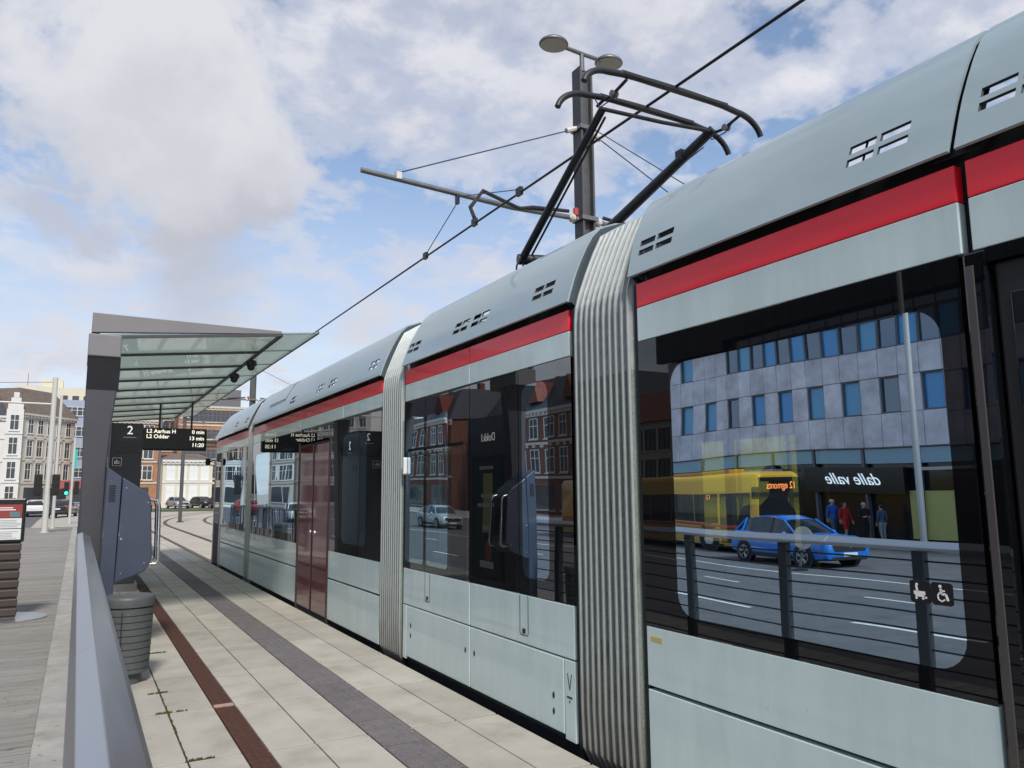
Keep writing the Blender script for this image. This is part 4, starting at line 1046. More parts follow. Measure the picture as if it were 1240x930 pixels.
# ------------------------------------------------------------------ catenary poles
def catenary_pole(full):
    o = local('catenary_pole', 'tall grey H-section catenary pole with twin lamp heads rising behind the pantograph', 'catenary pole', 'catenary poles between the tracks')
    mb = MB(); w, d, t = .108, .10, .022
    for x0, x1, y0, y1 in ((-w,-w+.03,-d,d),(w-.03,w,-d,d),(-w+.03,w-.03,-.02,.02)): mb.box(x0, x1, y0, y1, -.35, 7.72)
    mb.build('mast', M['pole'], o)
    b = MB()
    for sx in (-1, 1): b.box(sx*w - .004 if sx > 0 else -w-.004, w+.004 if sx > 0 else -w+.004, -d-.004, d+.004, -.33, 7.60)
    b = MB().box(-w-.006, -w-.001, -d-.002, d+.002, -.33, 7.71); b.build('flange_cover', M['pole_dark'], o)
    MB().box(-.22,.22,-.22,.22,-.36,-.31).build('foot', M['pole_dark'], o)
    st_ = MB().cyl((0,0,7.7), (0,0,7.97), .035, 10).build('lamp_stem', M['galv'], o)
    MB().tube([(-.34,0,8.0),(0,0,7.98),(.36,0,7.97)], .03, 10).build('lamp_bracket', M['galv'], st_, smooth=True)
    for sx in (-1, 1):
        c = (.49*sx, 0, 7.98 + (.02 if sx < 0 else 0))
        h = MB().lathe([(.185,-.03),(.198,-.012),(.185,.02),(.12,.07),(.05,.09),(.0,.092)], c, 20, sx=1.12).build('lamp_head', M['galv'], o, smooth=True)
        MB().lathe([(.0,-.033),(.18,-.031)], c, 20, sx=1.12).build('lamp_lens', M['lamp_lens'], h)
    for z in (6.78, 5.42):
        MB().box(-w-.03, w+.03, -d-.03, d+.03, z-.03, z+.03).build('clamp', M['galv'], o)
    for sx in ((-1, 1)):
        L_ = 3.32
        a = MB().tube([(sx*.28,0,5.42),(sx*1.2,0,5.40),(sx*L_,0,5.50)], [.036,.036,.033], 12).build('cantilever_arm', M['galv'], o, smooth=True)
        i = MB().tube([(sx*.12,0,5.42),(sx*.18,0,5.42),(sx*.2,0,5.42),(sx*.24,0,5.42),(sx*.26,0,5.42),(sx*.32,0,5.42)], [.03,.03,.065,.065,.03,.03], 12).build('insulator', M['insul'], a, smooth=False)
        MB().tube([(sx*.13,0,6.78),(sx*.30,0,6.71)], .04, 8).build('insulator', M['insul'], a)
        MB().tube([(sx*.13,0,6.78),(sx*2.84,0,5.56)], .009, 6).build('stay_rope', M['wire_blue'], a)
        MB().box(sx*2.84-.035, sx*2.84+.035, -.045, .045, 5.47, 5.56).build('stay_clamp', M['insul'], a)
        MB().tube([(sx*.3,-.02,5.50),(sx*.9,-.05,5.44),(sx*1.15,-.1,5.36),(sx*1.75,-.2,5.46),(sx*1.98,-.3,5.16),(sx*1.98,-.42,4.98)], .026, 10).build('registration_tube', M['pan'], a, smooth=True)
        MB().box(sx*2.02-.02, sx*2.02+.02, -.03, .03, 5.30, 5.44).build('drop_clamp', M['pan'], a)
        MB().tube([(sx*2.02,0,5.32),(sx*1.98,1.15,4.94)], .006, 6).build('dropper', M['wire_blue'], a)
        MB().tube([(sx*2.02,0,5.40),(sx*1.98,-1.55,4.95)], .006, 6).build('dropper', M['wire_blue'], a)
        for yy in (1.15, -1.55, -.42): MB().box(sx*1.98-.022, sx*1.98+.022, yy-.05, yy+.05, 4.88, 4.97).build('wire_clip', M['pan'], a)
    MB().lathe([(.04,-.05),(.04,.05)], (-.19,-.04,5.50), 10).build('red_cap', M['insul_red'], o)
    return o
cp = catenary_pole(True); cp.location = (6.1, 8.7, 0)
c2 = copy_tree(cp); c2.location = (6.1, 33.0, 0); c2['label'] = 'grey catenary pole topping out above the far cars of the tram'
c3 = copy_tree(cp); c3.location = (6.1, 57.0, 0); c3['label'] = 'grey catenary pole standing on pale paving beyond the platform end, seen below the departure board'
MB().box(5.93, 6.27, 56.84, 56.88, 2.9, 3.3).build('number_plate', M['white'], None) if False else None
cw = thing('contact_wire', (4.12, 8.7, 4.9), 'thick black overhead contact wire running along above the tram roof', 'overhead wire')
MB().tube([(4.12,-30,4.93),(4.12,4.7,4.905),(4.12,8.7,4.91),(4.12,33,4.91),(4.12,57,4.92),(track_x(4.12,75)-.0,75,4.92),(track_x(4.12,96),96,4.92)], .013, 8).build('wire', M['wire'], cw, smooth=True)
cw2 = thing('contact_wire', (8.08, 8.7, 4.9), 'black overhead contact wire of the second track beyond the tram', 'overhead wire')
MB().tube([(8.08,-30,4.93),(8.08,8.7,4.91),(8.08,33,4.91),(8.08,57,4.92),(track_x(8.08,96),96,4.92)], .011, 8).build('wire', M['wire'], cw2, smooth=True)
gw = thing('stay_wire', (6.1, 8.55, 6.6), 'thin blue stay wire slanting down from the lamp-topped catenary pole', 'wire')
MB().tube([(6.1,8.55,6.78),(6.3,5.9,4.55)], .007, 6).build('rope', M['wire_blue'], gw)
gw2 = thing('stay_wire', (4.2, 5.1, 4.6), 'thin blue rope running down behind the pantograph arms', 'wire')
MB().tube([(4.9,5.05,4.76),(4.1,8.2,3.55)], .006, 6).build('rope', M['wire_blue'], gw2)

# ------------------------------------------------------------------ white masts and signals at the road
def mast(name, x, y, h, r, label, z=0.0, arm=None):
    o = thing(name, (x, y, z), label, 'mast', 'white masts by the road')
    MB().tube([(x,y,z),(x,y,z+h)], [r, r*.85], 12).build('pole', M['white_pole'], o, smooth=True)
    MB().lathe([(r*1.6,0),(r*1.6,.04)], (x,y,z), 12).build('foot', M['white_pole'], o)
    if arm: MB().tube([(x,y,z+arm),(x-9,y,z+arm+.05)], .04, 8).build('arm', M['white_pole'], o); MB().tube([(x,y,z+h-.2),(x-9,y+.3,z+arm+.4)], .012, 6).build('stay', M['galv'], o)
    return o
mast('lighting_mast', -1.15, 38, 6.55, .115, 'thickest white mast with a long horizontal arm reaching left over the road', arm=5.4)
mast('lighting_mast', -.98, 42.5, 6.3, .075, 'thinner white mast just right of the thickest white mast')
mast('lighting_mast', -.42, 60, 5.9, .085, 'slim white mast nearest the dark shelter pillar', z=-.5)
def signal(x, y, z, label, lit):
    o = thing('traffic_light', (x, y, z), label, 'traffic light', 'traffic lights by the white masts')
    MB().box(x-.15, x+.15, y-.12, y+.12, z-.45, z+.45).build('housing', M['rubber'], o, bevel=.04)
    for k, dz in enumerate((.29, 0, -.29)):
        l = MB().cyl((x, y-.125, z+dz), (x, y-.14, z+dz), .105, 14).build('lens', M['green_lit'] if (lit and k == 2) else M['signal_off'], o)
        MB().tube([(x-.11,y-.26,z+dz+.05),(x-.08,y-.26,z+dz+.10),(x,y-.26,z+dz+.13),(x+.08,y-.26,z+dz+.10),(x+.11,y-.26,z+dz+.05)], .012, 5).build('hood', M['rubber'], o)
    MB().cyl((x+(.15 if x < -1.1 else -.15), y, z), (x+(.3 if x < -1.1 else -.3), y, z), .03, 8).build('bracket', M['rubber'], o)
signal(-1.50, 38, 1.98, 'black traffic light left of the thickest white mast, dimly green', False)
signal(-.86, 38, 1.98, 'black traffic light turned dark, between the two thicker white masts', False)
signal(-.72, 60, 1.95, 'traffic light showing green, left of the slim white mast', True)
signal(-.14, 60, 2.0, 'dark traffic light between the slim white mast and the shelter pillar', False)
def bollard_post(x, y, h, label, z=-.36, m='galv', r=.09):
    o = thing('lamp_post', (x, y, z), label, 'lamp post'); MB().tube([(x,y,z),(x,y,z+h)], [r, r*.7], 12).build('pole', M[m], o, smooth=True)
    MB().tube([(x,y,z+h),(x+.1,y,z+h+.15),(x+.7,y,z+h+.25)], .04, 8).build('arm', M[m], o, smooth=True); MB().lathe([(.0,-.05),(.16,-.04),(.14,.03),(.0,.06)], (x+.8,y,z+h+.25), 12, sx=1.6).build('lamp_head', M['galv'], o, smooth=True)
    return o
bollard_post(3.95, 48.5, 7.5, 'grey lamp post left of the far catenary pole, seen through the shelter')
bollard_post(-22.4, 18.3, 11.5, 'tall white street lamp before the grey panel office building', z=-.67, m='white_pole', r=.125)

# ------------------------------------------------------------------ vehicles
def car(name, label, paint, hatch=True, group=None, L=4.12, H=1.56, Wd=.89):
    """built about its own origin: nose towards -y, wheels on z=0"""
    o = local(name, label, 'car', group)
    h = H / 1.56
    # s (from nose), bottom z, sill half width, belt z, top half width, crown
    S = [(0.0,.36,.72,.70,.68,.0),(.05,.26,.80,.80,.74,.01),(.18,.22,.85,.88,.78,.02),(.50,.20,.89,.95,.81,.03),(1.05,.20,.89,.99,.82,.04),(1.30,.20,.89,1.0,.82,.03),
         (2.0,.20,.89,1.0,.83,.0),(2.8,.20,.89,1.03,.82,.0),(3.4,.22,.89,1.06,.80,.0),(3.75,.26,.87,1.07,.76,.0),(3.98,.32,.83,1.02,.72,.0),(4.10,.45,.74,.90,.66,.0)]
    rings = []
    for s, zb, w, zt, wt, cr in S:
        y = s * L / 4.12 - L / 2; w, wt = w*Wd/.89, wt*Wd/.89; zt *= h
        half = [(w*.80, zb), (w*.97, zb+.07), (w, zb + (zt-zb)*.35), (w*.995, zb+(zt-zb)*.62), (w*.965, zt-.06), (wt, zt-.005), (wt*.5, zt+cr*.8)]
        rings.append([(x, y, z) for x, z in half] + [(0, y, zt+cr)] + [(-x, y, z) for x, z in half[::-1]] + [(0, y, zb)])
    MB().loft(rings).build('body', paint, o, smooth='auto')
    # glasshouse
    G = [(1.10,.985,.76,1.0,.70),(1.72,1.0,.80,1.44,.60),(2.15,1.0,.81,1.54,.62),(2.9,1.03,.80,1.55,.61),(3.45,1.06,.78,1.48,.57),(3.86,1.06,.72,1.10,.66)]
    gl, rf = MB(), MB(); gr_, rr_ = [], []
    for s, zb, wb, zt, wt in G:
        y = s * L / 4.12 - L / 2; zb *= h; zt *= h; wb, wt = wb*Wd/.89, wt*Wd/.89
        gr_.append([(wb,y,zb-.02),(wt,y,zt-.03),(wt*.6,y,zt+.0),(-wt*.6,y,zt+.0),(-wt,y,zt-.03),(-wb,y,zb-.02)])
    gl.loft(gr_); gl.build('window', M['carglass'], o, smooth='auto')
    for k in range(1, 4):
        a, b = G[k], G[k+1]
        r_ = []
        for s, zb, wb, zt, wt in (a, b):
            y = s*L/4.12 - L/2; wt *= Wd/.89
            r_.append([(wt+.012,y,zt*h-.035),(wt*.62,y,zt*h+.015),(-wt*.62,y,zt*h+.015),(-wt-.012,y,zt*h-.035),(-wt*.6,y,zt*h-.05),(wt*.6,y,zt*h-.05)])
        rf.loft(r_)
    rf.build('roof', paint, o, smooth='auto')
    for sx in (-1, 1):
        def gp(i, top):
            s, zb, wb, zt, wt = G[i]; y = s*L/4.12 - L/2
            return (sx*(wt if top else wb)*Wd/.89, y, (zt-.02 if top else zb-.02)*h)
        for a, b, r in ((gp(0,0), gp(1,1), .032), (gp(2,0), gp(2,1), .03), (gp(4,0), gp(4,1), .05), (gp(5,0), gp(4,1), .05)):
            MB().tube([a, b], r, 6).build('pillar', paint if r != .03 else M['clad'], o)
        MB().lathe([(.0,-.06),(.09,-.03),(.1,.03),(.0,.07)], (sx*.95*Wd/.89, 1.42*L/4.12-L/2, 1.03*h), 10, sx=1.0, sy=.6).build('mirror', paint, o, smooth=True)
        MB().box(*sorted((sx*.90*Wd/.89, sx*.86*Wd/.89)), 1.2*L/4.12-L/2, 3.1*L/4.12-L/2, .22, .36).build('sill', M['clad'], o, bevel=.02)
        MB().tube([(sx*.895*Wd/.89, 1.45*L/4.12-L/2, .44), (sx*.897*Wd/.89, 2.95*L/4.12-L/2, .50)], .02, 6).build('trim', M['alu'], o)
        for yy in (1.72, 2.72): MB().box(*sorted((sx*.885*Wd/.89, sx*.905*Wd/.89)), yy*L/4.12-L/2+.55, yy*L/4.12-L/2+.75, .83*h, .86*h).build('door_handle', paint, o)
        # lamps
        MB().loft([[(sx*.44,-L/2-.006,.69*h),(sx*.72,-L/2+.02,.69*h),(sx*.71,-L/2+.03,.80*h),(sx*.46,-L/2+.01,.775*h)],[(sx*.46,-L/2+.30,.74*h),(sx*.855,-L/2+.34,.74*h),(sx*.845,-L/2+.42,.86*h),(sx*.46,-L/2+.30,.82*h)]]).build('headlight', M['lens'], o, bevel=.01)
        MB().box(*sorted((sx*.60*Wd/.89, sx*.80*Wd/.89)), L/2-.16, L/2-.045, .84*h, .98*h).build('tail_light', M['taillamp'], o, bevel=.02)
        MB().tube([(sx*.34,-L/2+.03,.42),(sx*.68,-L/2+.10,.44),(sx*.70,-L/2+.13,.52)], .016, 6).build('fog_trim', M['alu'], o)
        for yy in (.78, 3.30):
            y = yy*L/4.12 - L/2; r = .325
            MB().cyl((sx*.70*Wd/.89, y, r), (sx*.899*Wd/.89, y, r), r+.065, 26).build('wheel_arch', M['clad'], o)
            wh = MB().lathe([(r-.10,-.10),(r-.02,-.10),(r,-.07),(r,.07),(r-.02,.10),(r-.10,.10)], (0,0,0), 28)
            wh.v = [(sx*(.815*Wd/.89) + b[2]*1.0, y + b[0], r + b[1]) for b in wh.v]
            w_ = wh.build('wheel', M['rubber_tyre'], o, smooth='auto')
            xo = sx*.921*Wd/.89; rim = MB().cyl((sx*.88*Wd/.89, y, r), (sx*.905*Wd/.89, y, r), r*.66, 24)
            rim.build('rim_well', M['rubber'], w_)
            sp = MB()
            for k in range(5):
                a = 2*PI*k/5 + .3
                for da in (-.16, .16):
                    p0 = (xo, y + .05*math.cos(a), r + .05*math.sin(a)); p1 = (xo, y + .215*math.cos(a+da), r + .215*math.sin(a+da)); sp.tube([p0, p1], .018, 5)
            for k in range(24):
                a, b = 2*PI*k/24, 2*PI*(k+1)/24
                sp.tube([(xo, y+.222*math.cos(a), r+.222*math.sin(a)), (xo, y+.222*math.cos(b), r+.222*math.sin(b))], .012, 5, cap=False)
            sp.build('rim', M['alu'], w_)
    MB().prism([(-.56,.50),(.56,.50),(.66,.68),(.50,.725),(-.50,.725),(-.66,.68)], 'y', -L/2-.012, -L/2+.10).build('grille', M['clad'], o, bevel=.01)
    MB().prism([(.055*math.cos(k*PI/2), .665+.075*math.sin(k*PI/2)) for k in range(4)], 'y', -L/2-.022, -L/2-.012).build('badge', M['alu'], o)
    MB().prism([(-.66,.24),(.66,.24),(.60,.44),(-.60,.44)], 'y', -L/2+.005, -L/2+.20).build('front_bumper', M['clad'], o, bevel=.03)
    MB().box(-.26, .26, -L/2-.012, -L/2+.005, .36, .47).build('number_plate', M['plate'], o)
    MB().box(-.70, .70, L/2-.14, L/2+.01, .32, .52).build('rear_bumper', M['clad'], o, bevel=.03)
    MB().box(-.26, .26, L/2-.05, L/2-.005, .66, .77).build('number_plate', M['plate'], o)
    return o
blue = car('parked_car', 'shiny blue crossover car on the road beside the round grey sign', M['carblue'], L=4.5, H=1.50)
blue.location = (-15.15, 18.0, gz(-15, 17.5) + .008); blue.rotation_euler = (0, 0, R(7))
def more_car(paint, x, y, rz, label, z=None):
    c = copy_tree(blue); recolor(c, M['carblue'], paint); c['label'] = label; c['group'] = 'cars at the far end of the street'
    c.location = (x, y, (gz(x, y) if z is None else z) + .008); c.rotation_euler = (0, 0, R(rz)); return c
more_car(M['cardark'], -1.15, 79, 170, 'dark car seen from behind at the far road end, next to the shelter pillar')
more_car(M['carwhite'], -3.3, 84, 178, 'white car half hidden behind the slim white mast')
more_car(M['carsilver'], 11.2, 108, 12, 'pale silver car in front of the white shopfront under the departure board')
more_car(M['cardark'], 14.3, 109, 18, 'dark car right of the far catenary pole, before the white shopfront')
more_car(M['cardark'], 16.0, 104, 24, 'dark hatchback beside the tram nose at the far end')
more_car(M['carwhite'], -9.6, 62, 4, 'white car on the road left of the platform, seen only mirrored in the tram')
more_car(M['carred'], -8.0, 76, 184, 'red car on the road left of the platform, seen only mirrored in the tram')
more_car(M['carsilver'], -15.2, 47, 3, 'pale blue-silver car waiting behind the bus, mirrored in the middle car windows')
more_car(M['carwhite'], -12.0, 54, 3, 'white car beside the brick building, mirrored in the middle car windows')

def bus():
    o = thing('city_bus', (-17.75, 28, gz(-17, 28)), 'yellow city bus with dark window band and orange destination display on the road', 'bus')
    z0 = gz(-17, 28); x0, x1, y0, y1 = -19.0, -16.5, 20.75, 34.6; zt = 2.16
    def ring(y, ins, zb, zt_): 
        return [(x0+ins,y,zb),(x1-ins,y,zb),(x1-ins,y,zt_-.22),(x1-ins-.10,y,zt_-.05),(x1-ins-.3,y,zt_),(x0+ins+.3,y,zt_),(x0+ins+.10,y,zt_-.05),(x0+ins,y,zt_-.22)]
    MB().loft([ring(y0+.02,.10,z0+.32,zt-.10), ring(y0+.25,.0,z0+.30,zt), ring(y1-.2,.0,z0+.30,zt), ring(y1,.1,z0+.34,zt-.08)]).build('body', M['bus'], o, smooth='auto', bevel=.03)
    for y in frange(y0+2.0, y1-2.2, 7)[:-1]:
        w_ = MB().box(x1-.004, x1+.008, y+.02, y+(y1-y0-4.2)/7-.02, .30, 1.42).build('side_window', M['carglass'], o)
    MB().box(x1-.004, x1+.006, y0+.35, y0+1.9, z0+.38, 1.42).build('door', M['carglass'], o)
    MB().box(x1+.002, x1+.012, y0+.28, y1-.3, .16, .26).build('stripe', M['carred'], o)
    MB().box(x1+.002, x1+.010, y0+.28, y1-.3, .00, .10).build('lower_panel', M['bus_dark'], o)
    fw = MB().box(x0+.12, x1-.12, y0-.012, y0+.05, -.10, 1.95).build('windscreen', M['carglass'], o, bevel=.02)
    MB().box(x0+.4, x1-.5, y0-.03, y0-.01, 1.46, 1.82).build('destination_display', M['screen'], o)
    textmesh('12 egmonts', .36, M['orange_lit'], 'destination_text', o, ((x0+x1)/2-.05, y0-.033, 1.64), (1,0,0), (0,0,1), sx=.95)
    textmesh('12', .26, M['orange_lit'], 'side_number', o, (x1+.0095, y0+2.5, 1.30), (0,1,0), (0,0,1))
    for k in range(3):
        r = .10 + .075*k
        MB().tube([(x1-.05, y0+1.0 + r*math.cos(a), 1.80 + r*math.sin(a)*.8) for a in (R(t) for t in range(-55, 56, 10))], .022, 6).build('emblem_arc', M['white'], o)
    for y in (y0+2.6, y1-3.0):
        MB().cyl((x1-.3, y, z0+.5), (x1+.006, y, z0+.5), .60, 28).build('wheel_arch', M['clad'], o)
        for sx, xx in ((1, x1-.12), (-1, x0+.12)):
            w_ = MB().cyl((xx-.14, y, z0+.49), (xx+.14, y, z0+.49), .485, 28).build('wheel', M['rubber_tyre'], o, smooth='auto')
            MB().cyl((xx+sx*.12, y, z0+.49), (xx+sx*.155, y, z0+.49), .27, 20).build('rim', M['alu'], w_)
    for x in (x0+.35, x1-.35): MB().cyl((x, y0-.02, z0+.62), (x, y0+.06, z0+.62), .11, 14).build('headlight', M['lens'], o)
    MB().box(x1-.0, x1+.25, y0-.12, y0+.05, 1.2, 1.62).build('mirror', M['rubber'], o, bevel=.03)
    MB().box(x0+.8, x1-.8, y0+2.2, y0+5.5, zt-.01, zt+.16).build('roof_unit', M['bus_dark'], o, bevel=.04)
    return o
bus()
# round sign on a short post at the road
sg = thing('round_sign', (-13.4, 16.1, gz(-13.4, 16)), 'round grey sign on a short slanting post at the road side', 'sign')
z = gz(-13.4, 16)
MB().cyl((-13.42,16.1,z+.95),(-13.38,16.1,z+.95), .33, 28).build('disc', M['alu'], sg)
MB().tube([(-13.4,16.25,z+.03),(-13.44,16.05,z+1.2)], .04, 8).build('post', M['galv'], sg)
MB().lathe([(.22,0),(.22,.04),(.05,.07)], (-13.4,16.25,z), 16).build('foot', M['rubber'], sg)

# ------------------------------------------------------------------ people
def person(loc, rz, label, top, trousers, hair, pose='stand', h=1.74, skin=None, bag=None, group=None, long_hair=False, dress=False):
    skin = skin or M['skin']; k = h / 1.74
    J = {}; E = []
    def j(n, p, r): J[n] = (Vector(p) * k, r * k)
    def e(*ns): E.extend(zip(ns[:-1], ns[1:]))
    walk = .22 if pose == 'walk' else 0.03
    j('pelvis', (0,0,.95), .145); j('waist', (0,.0,1.08), .130); j('chest', (0,.01,1.28), .155); j('shoulder', (0,.015,1.43), .12); j('neck', (0,0,1.50), .056); j('headlow', (0,-.02,1.575), .080); j('headmid', (0,-.015,1.65), .098); j('headtop', (0,-.005,1.72), .070)
    e('pelvis','waist','chest','shoulder','neck','headlow','headmid','headtop')
    j('nose', (0,-.105,1.625), .016); e('headmid','nose')
    for s, sg_ in (('l',1),('r',-1)):
        f = walk * sg_
        j('hip'+s, (.09*sg_,0,.90), .115); j('knee'+s, (.10*sg_,-f*.55-.02,.50), .072); j('ankle'+s, (.10*sg_,-f*.6+ .03 + (.08 if f < 0 else 0),.09), .045); j('toe'+s, (.115*sg_,-f*.6-.12 + (.08 if f < 0 else 0),.035), .038)
        e('pelvis','hip'+s,'knee'+s,'ankle'+s,'toe'+s)
        j('sh'+s, (.175*sg_,.02,1.41), .072); e('shoulder','sh'+s)
        if pose == 'hold':
            j('el'+s, (.23*sg_,.03,1.14), .052); j('wr'+s, (.13*sg_,-.22,1.10), .036); j('hd'+s, (.09*sg_,-.30,1.13), .040)
        else:
            j('el'+s, (.225*sg_, .03+f*.25,1.14), .052); j('wr'+s, (.235*sg_,-.05+f*.5,.90), .036); j('hd'+s, (.232*sg_,-.08+f*.6,.81), .042)
        e('sh'+s,'el'+s,'wr'+s,'hd'+s)
        hx, hy, hz = J['hd'+s][0] / k; wv = (J['hd'+s][0] - J['wr'+s][0]).normalized()
        for q, (a, ln_) in enumerate(((-.028,.075),(-.010,.088),(.010,.084),(.027,.066))):
            n = 'f%d%s' % (q, s); sidev = Vector((0,1,0)) if pose != 'hold' else Vector((0,0,1))
            p = J['hd'+s][0]/k + wv*ln_ + sidev*a - Vector((sg_*.012,0,0))
            j(n, p, .010); e('hd'+s, n)
        p = J['hd'+s][0]/k + wv*.03 - Vector((sg_*.0,.045,-.0)); j('th'+s, p, .012); e('hd'+s,'th'+s)
    names = list(J); idx = {n: i for i, n in enumerate(names)}
    me = bpy.data.meshes.new('person'); me.from_pydata([tuple(J[n][0]) for n in names], [(idx[a], idx[b]) for a, b in E], [])
    ob = bpy.data.objects.new('tmp', me); COL.objects.link(ob)
    ob.modifiers.new('skin', 'SKIN')
    for n, v in zip(names, me.skin_vertices[0].data):
        v.radius = (J[n][1], J[n][1] * (.78 if n in ('chest','waist','pelvis','shoulder') else 1)); v.use_root = n == 'pelvis'
    sb = ob.modifiers.new('sub', 'SUBSURF'); sb.levels = 2; sb.render_levels = 2
    dg = bpy.context.evaluated_depsgraph_get(); dg.update()
    m2 = bpy.data.meshes.new_from_object(ob.evaluated_get(dg)); bpy.data.objects.remove(ob)
    m2.materials.clear()
    for m in (skin, top, trousers, M['cloth_black'], hair): m2.materials.append(m)
    hemz = .62 if dress else .93
    for p in m2.polygons:
        c = p.center / k; p.use_smooth = True
        handy = min((c - J['hd'+s][0]/k).length for s in 'lr')
        if c.z < .105: p.material_index = 3
        elif handy < .115: p.material_index = 0
        elif c.z > 1.495 and abs(c.x) < .14: 
            p.material_index = 4 if (c.z > 1.69 or (c.y > .03 and c.z > (1.42 if long_hair else 1.56))) else 0
        elif c.z < hemz and abs(c.x) < .21: p.material_index = 0 if (dress and c.z < .5) else (1 if dress else 2)
        else: p.material_index = 1
    o = bpy.data.objects.new('person', m2); COL.objects.link(o); o.location = loc; o.rotation_euler = (0,0,rz); ORI[o.name] = Vector((0,0,0))
    tag(o, label, 'person', group)
    # hair cap and eyes
    hc = MB().lathe([(.0,.075),(.05,.066),(.088,.035),(.104,-.01),(.100,-.05 if not long_hair else -.14)], (0,.018*k,1.665*k), 16)
    hv = []
    for (x, y, z_) in hc.v:
        if y < -.055*k and z_ < 1.69*k: z_ = 1.69*k
        hv.append((x*k, y, z_))
    hc.v = hv; hc.build('hair', hair, o, smooth=True)
    for sx in (-1, 1): MB().lathe([(0,-.010),(.009,0),(0,.010)], (sx*.034*k, -.100*k, 1.645*k), 8).build('eye', M['cloth_black'], o)
    MB().box(-.022*k,.022*k,-.103*k,-.092*k,1.583*k,1.590*k).build('mouth', M['insul_red'], o)
    for sx in (-1, 1): MB().lathe([(0,-.03),(.018,0),(0,.03)], (sx*.098*k, -.005*k, 1.635*k), 8, sx=.6).build('ear', skin, o, smooth=True)
    return o
ps = person((4.62, 4.15, -.02), R(60), 'passenger in dark clothes standing inside the tram with a backpack and camera', M['cloth_navy'], M['cloth_denim'], M['hair_dark'], 'hold', 1.80)
bp_ = MB(); bp_.loft([[(x*s_, y, z) for x, y, z in ((-.15,.13,zz_),(.15,.13,zz_),(.13,.27*dd,zz_),(-.13,.27*dd,zz_))] for zz_, s_, dd in ((.98,.9,.9),(1.05,1,1.05),(1.3,1,1.1),(1.45,.8,.95),(1.48,.6,.8))])
bk = bp_.build('backpack', M['cloth_navy'], None, bevel=.03); tag(bk, 'dark backpack worn by the passenger inside the tram', 'backpack'); bk.location = (4.62, 4.15, 0); bk.rotation_euler = (0,0,R(60))
cb_ = MB().box(-.07,.07,-.40,-.33,1.10,1.20); cb_.cyl((0,-.40,1.15),(0,-.47,1.15),.035,14); ck = cb_.build('camera_body', M['rubber'], None, bevel=.008); tag(ck, 'black camera in the hands of the passenger inside the tram', 'camera'); ck.location = (4.62,4.15,-.02); ck.rotation_euler = (0,0,R(60)); ck.name = 'camera_in_hands'
zp = gz(-24, 23) + .125
person((-24.0, 23.5, zp), R(20), 'person in a bright blue jacket on the far pavement', M['cloth_blue'], M['cloth_denim'], M['hair_grey'], 'walk', 1.74)
person((-24.1, 23.0, zp), R(15), 'person in a red coat on the far pavement beside the one in blue', M['cloth_red'], M['cloth_black'], M['hair_dark'], 'walk', 1.64, long_hair=True, dress=True)
person((-23.9, 21.9, zp), R(30), 'person in black jacket with pale scarf on the far pavement outside the shop', M['cloth_black'], M['cloth_black'], M['hair_grey'], 'hold', 1.66)
person((-24.2, 21.3, zp), R(200), 'person in pale denim shirt on the far pavement outside the shop', M['cloth_denim'], M['cloth_grey'], M['hair_dark'], 'stand', 1.60)
person((-4.7, 78, gz(-4.7, 78)), R(170), 'person in a yellow vest at the far road end, beside the thickest mast', M['hivis'], M['cloth_black'], M['hair_dark'], 'walk', 1.78)

# ------------------------------------------------------------------ buildings
M['blind2'] = pbr('window_blind_pale', (.10, .34, .60), .3, coat=.7)
PANE = {}
def win_mesh(w, h, style):
    key = (round(w,2), round(h,2), style)
    if key in PANE: return PANE[key]
    a, b = MB(), MB()
    a.box(-w/2, w/2, -.012, .10, 0, h)
    t = .07
    for x0, x1, z0, z1 in ((-w/2-t,-w/2,-t,h+t),(w/2,w/2+t,-t,h+t),(-w/2,w/2,-t,0),(-w/2,w/2,h,h+t)): b.box(x0, x1, -.05, .05, z0, z1)
    if style != 'plain':
        b.box(-.03,.03,-.035,-.013,0,h); b.box(-w/2,-.03,-.035,-.013,h*.62,h*.62+.06); b.box(.03,w/2,-.035,-.013,h*.62,h*.62+.06)
    s = MB().box(-w/2-.16, w/2+.16, -.14, .04, -.20, -.072)
    ped = MB()
    if style == 'pediment':
        ped.box(-w/2-.18, w/2+.18, -.16, .04, h+.16, h+.30)
        ped.prism([(-w/2-.22,h+.302),(w/2+.22,h+.302),(w*.30,h+.56),(0,h+.66),(-w*.30,h+.56)], 'y', -.14, .04)
        ped.box(-w/2-.15, -w/2-.075, -.09, .03, -.06, h+.155); ped.box(w/2+.075, w/2+.15, -.09, .03, -.06, h+.155)
    res = [a, b, s, ped if ped.v else None]
    PANE[key] = [None, None, None, None, res]; return PANE[key]
def add_window(o, x, z, w, h, style, frame='frame_white', wall_y=0.0, pane='pane', trim='stone'):
    key = win_mesh(w, h, style)
    def inst(i, name, mat, parent, loc):
        k2 = (i, mat)
        cache = key[4]
        d = CACHE.get((id(cache), i, mat))
        if d is None:
            tmp = cache[i].build(name, M[mat], None); d = tmp.data; bpy.data.objects.remove(tmp); CACHE[(id(cache), i, mat)] = d
        ob = bpy.data.objects.new(name, d); COL.objects.link(ob); ob.parent = parent; ob.location = loc; return ob
    p = inst(0, 'window', pane, o, (x, wall_y, z)); inst(1, 'frame', frame, p, (0,0,0)); inst(2, 'sill', trim, p, (0,0,0))
    if key[4][3]: inst(3, 'pediment', trim, p, (0,0,0))
CACHE = {}
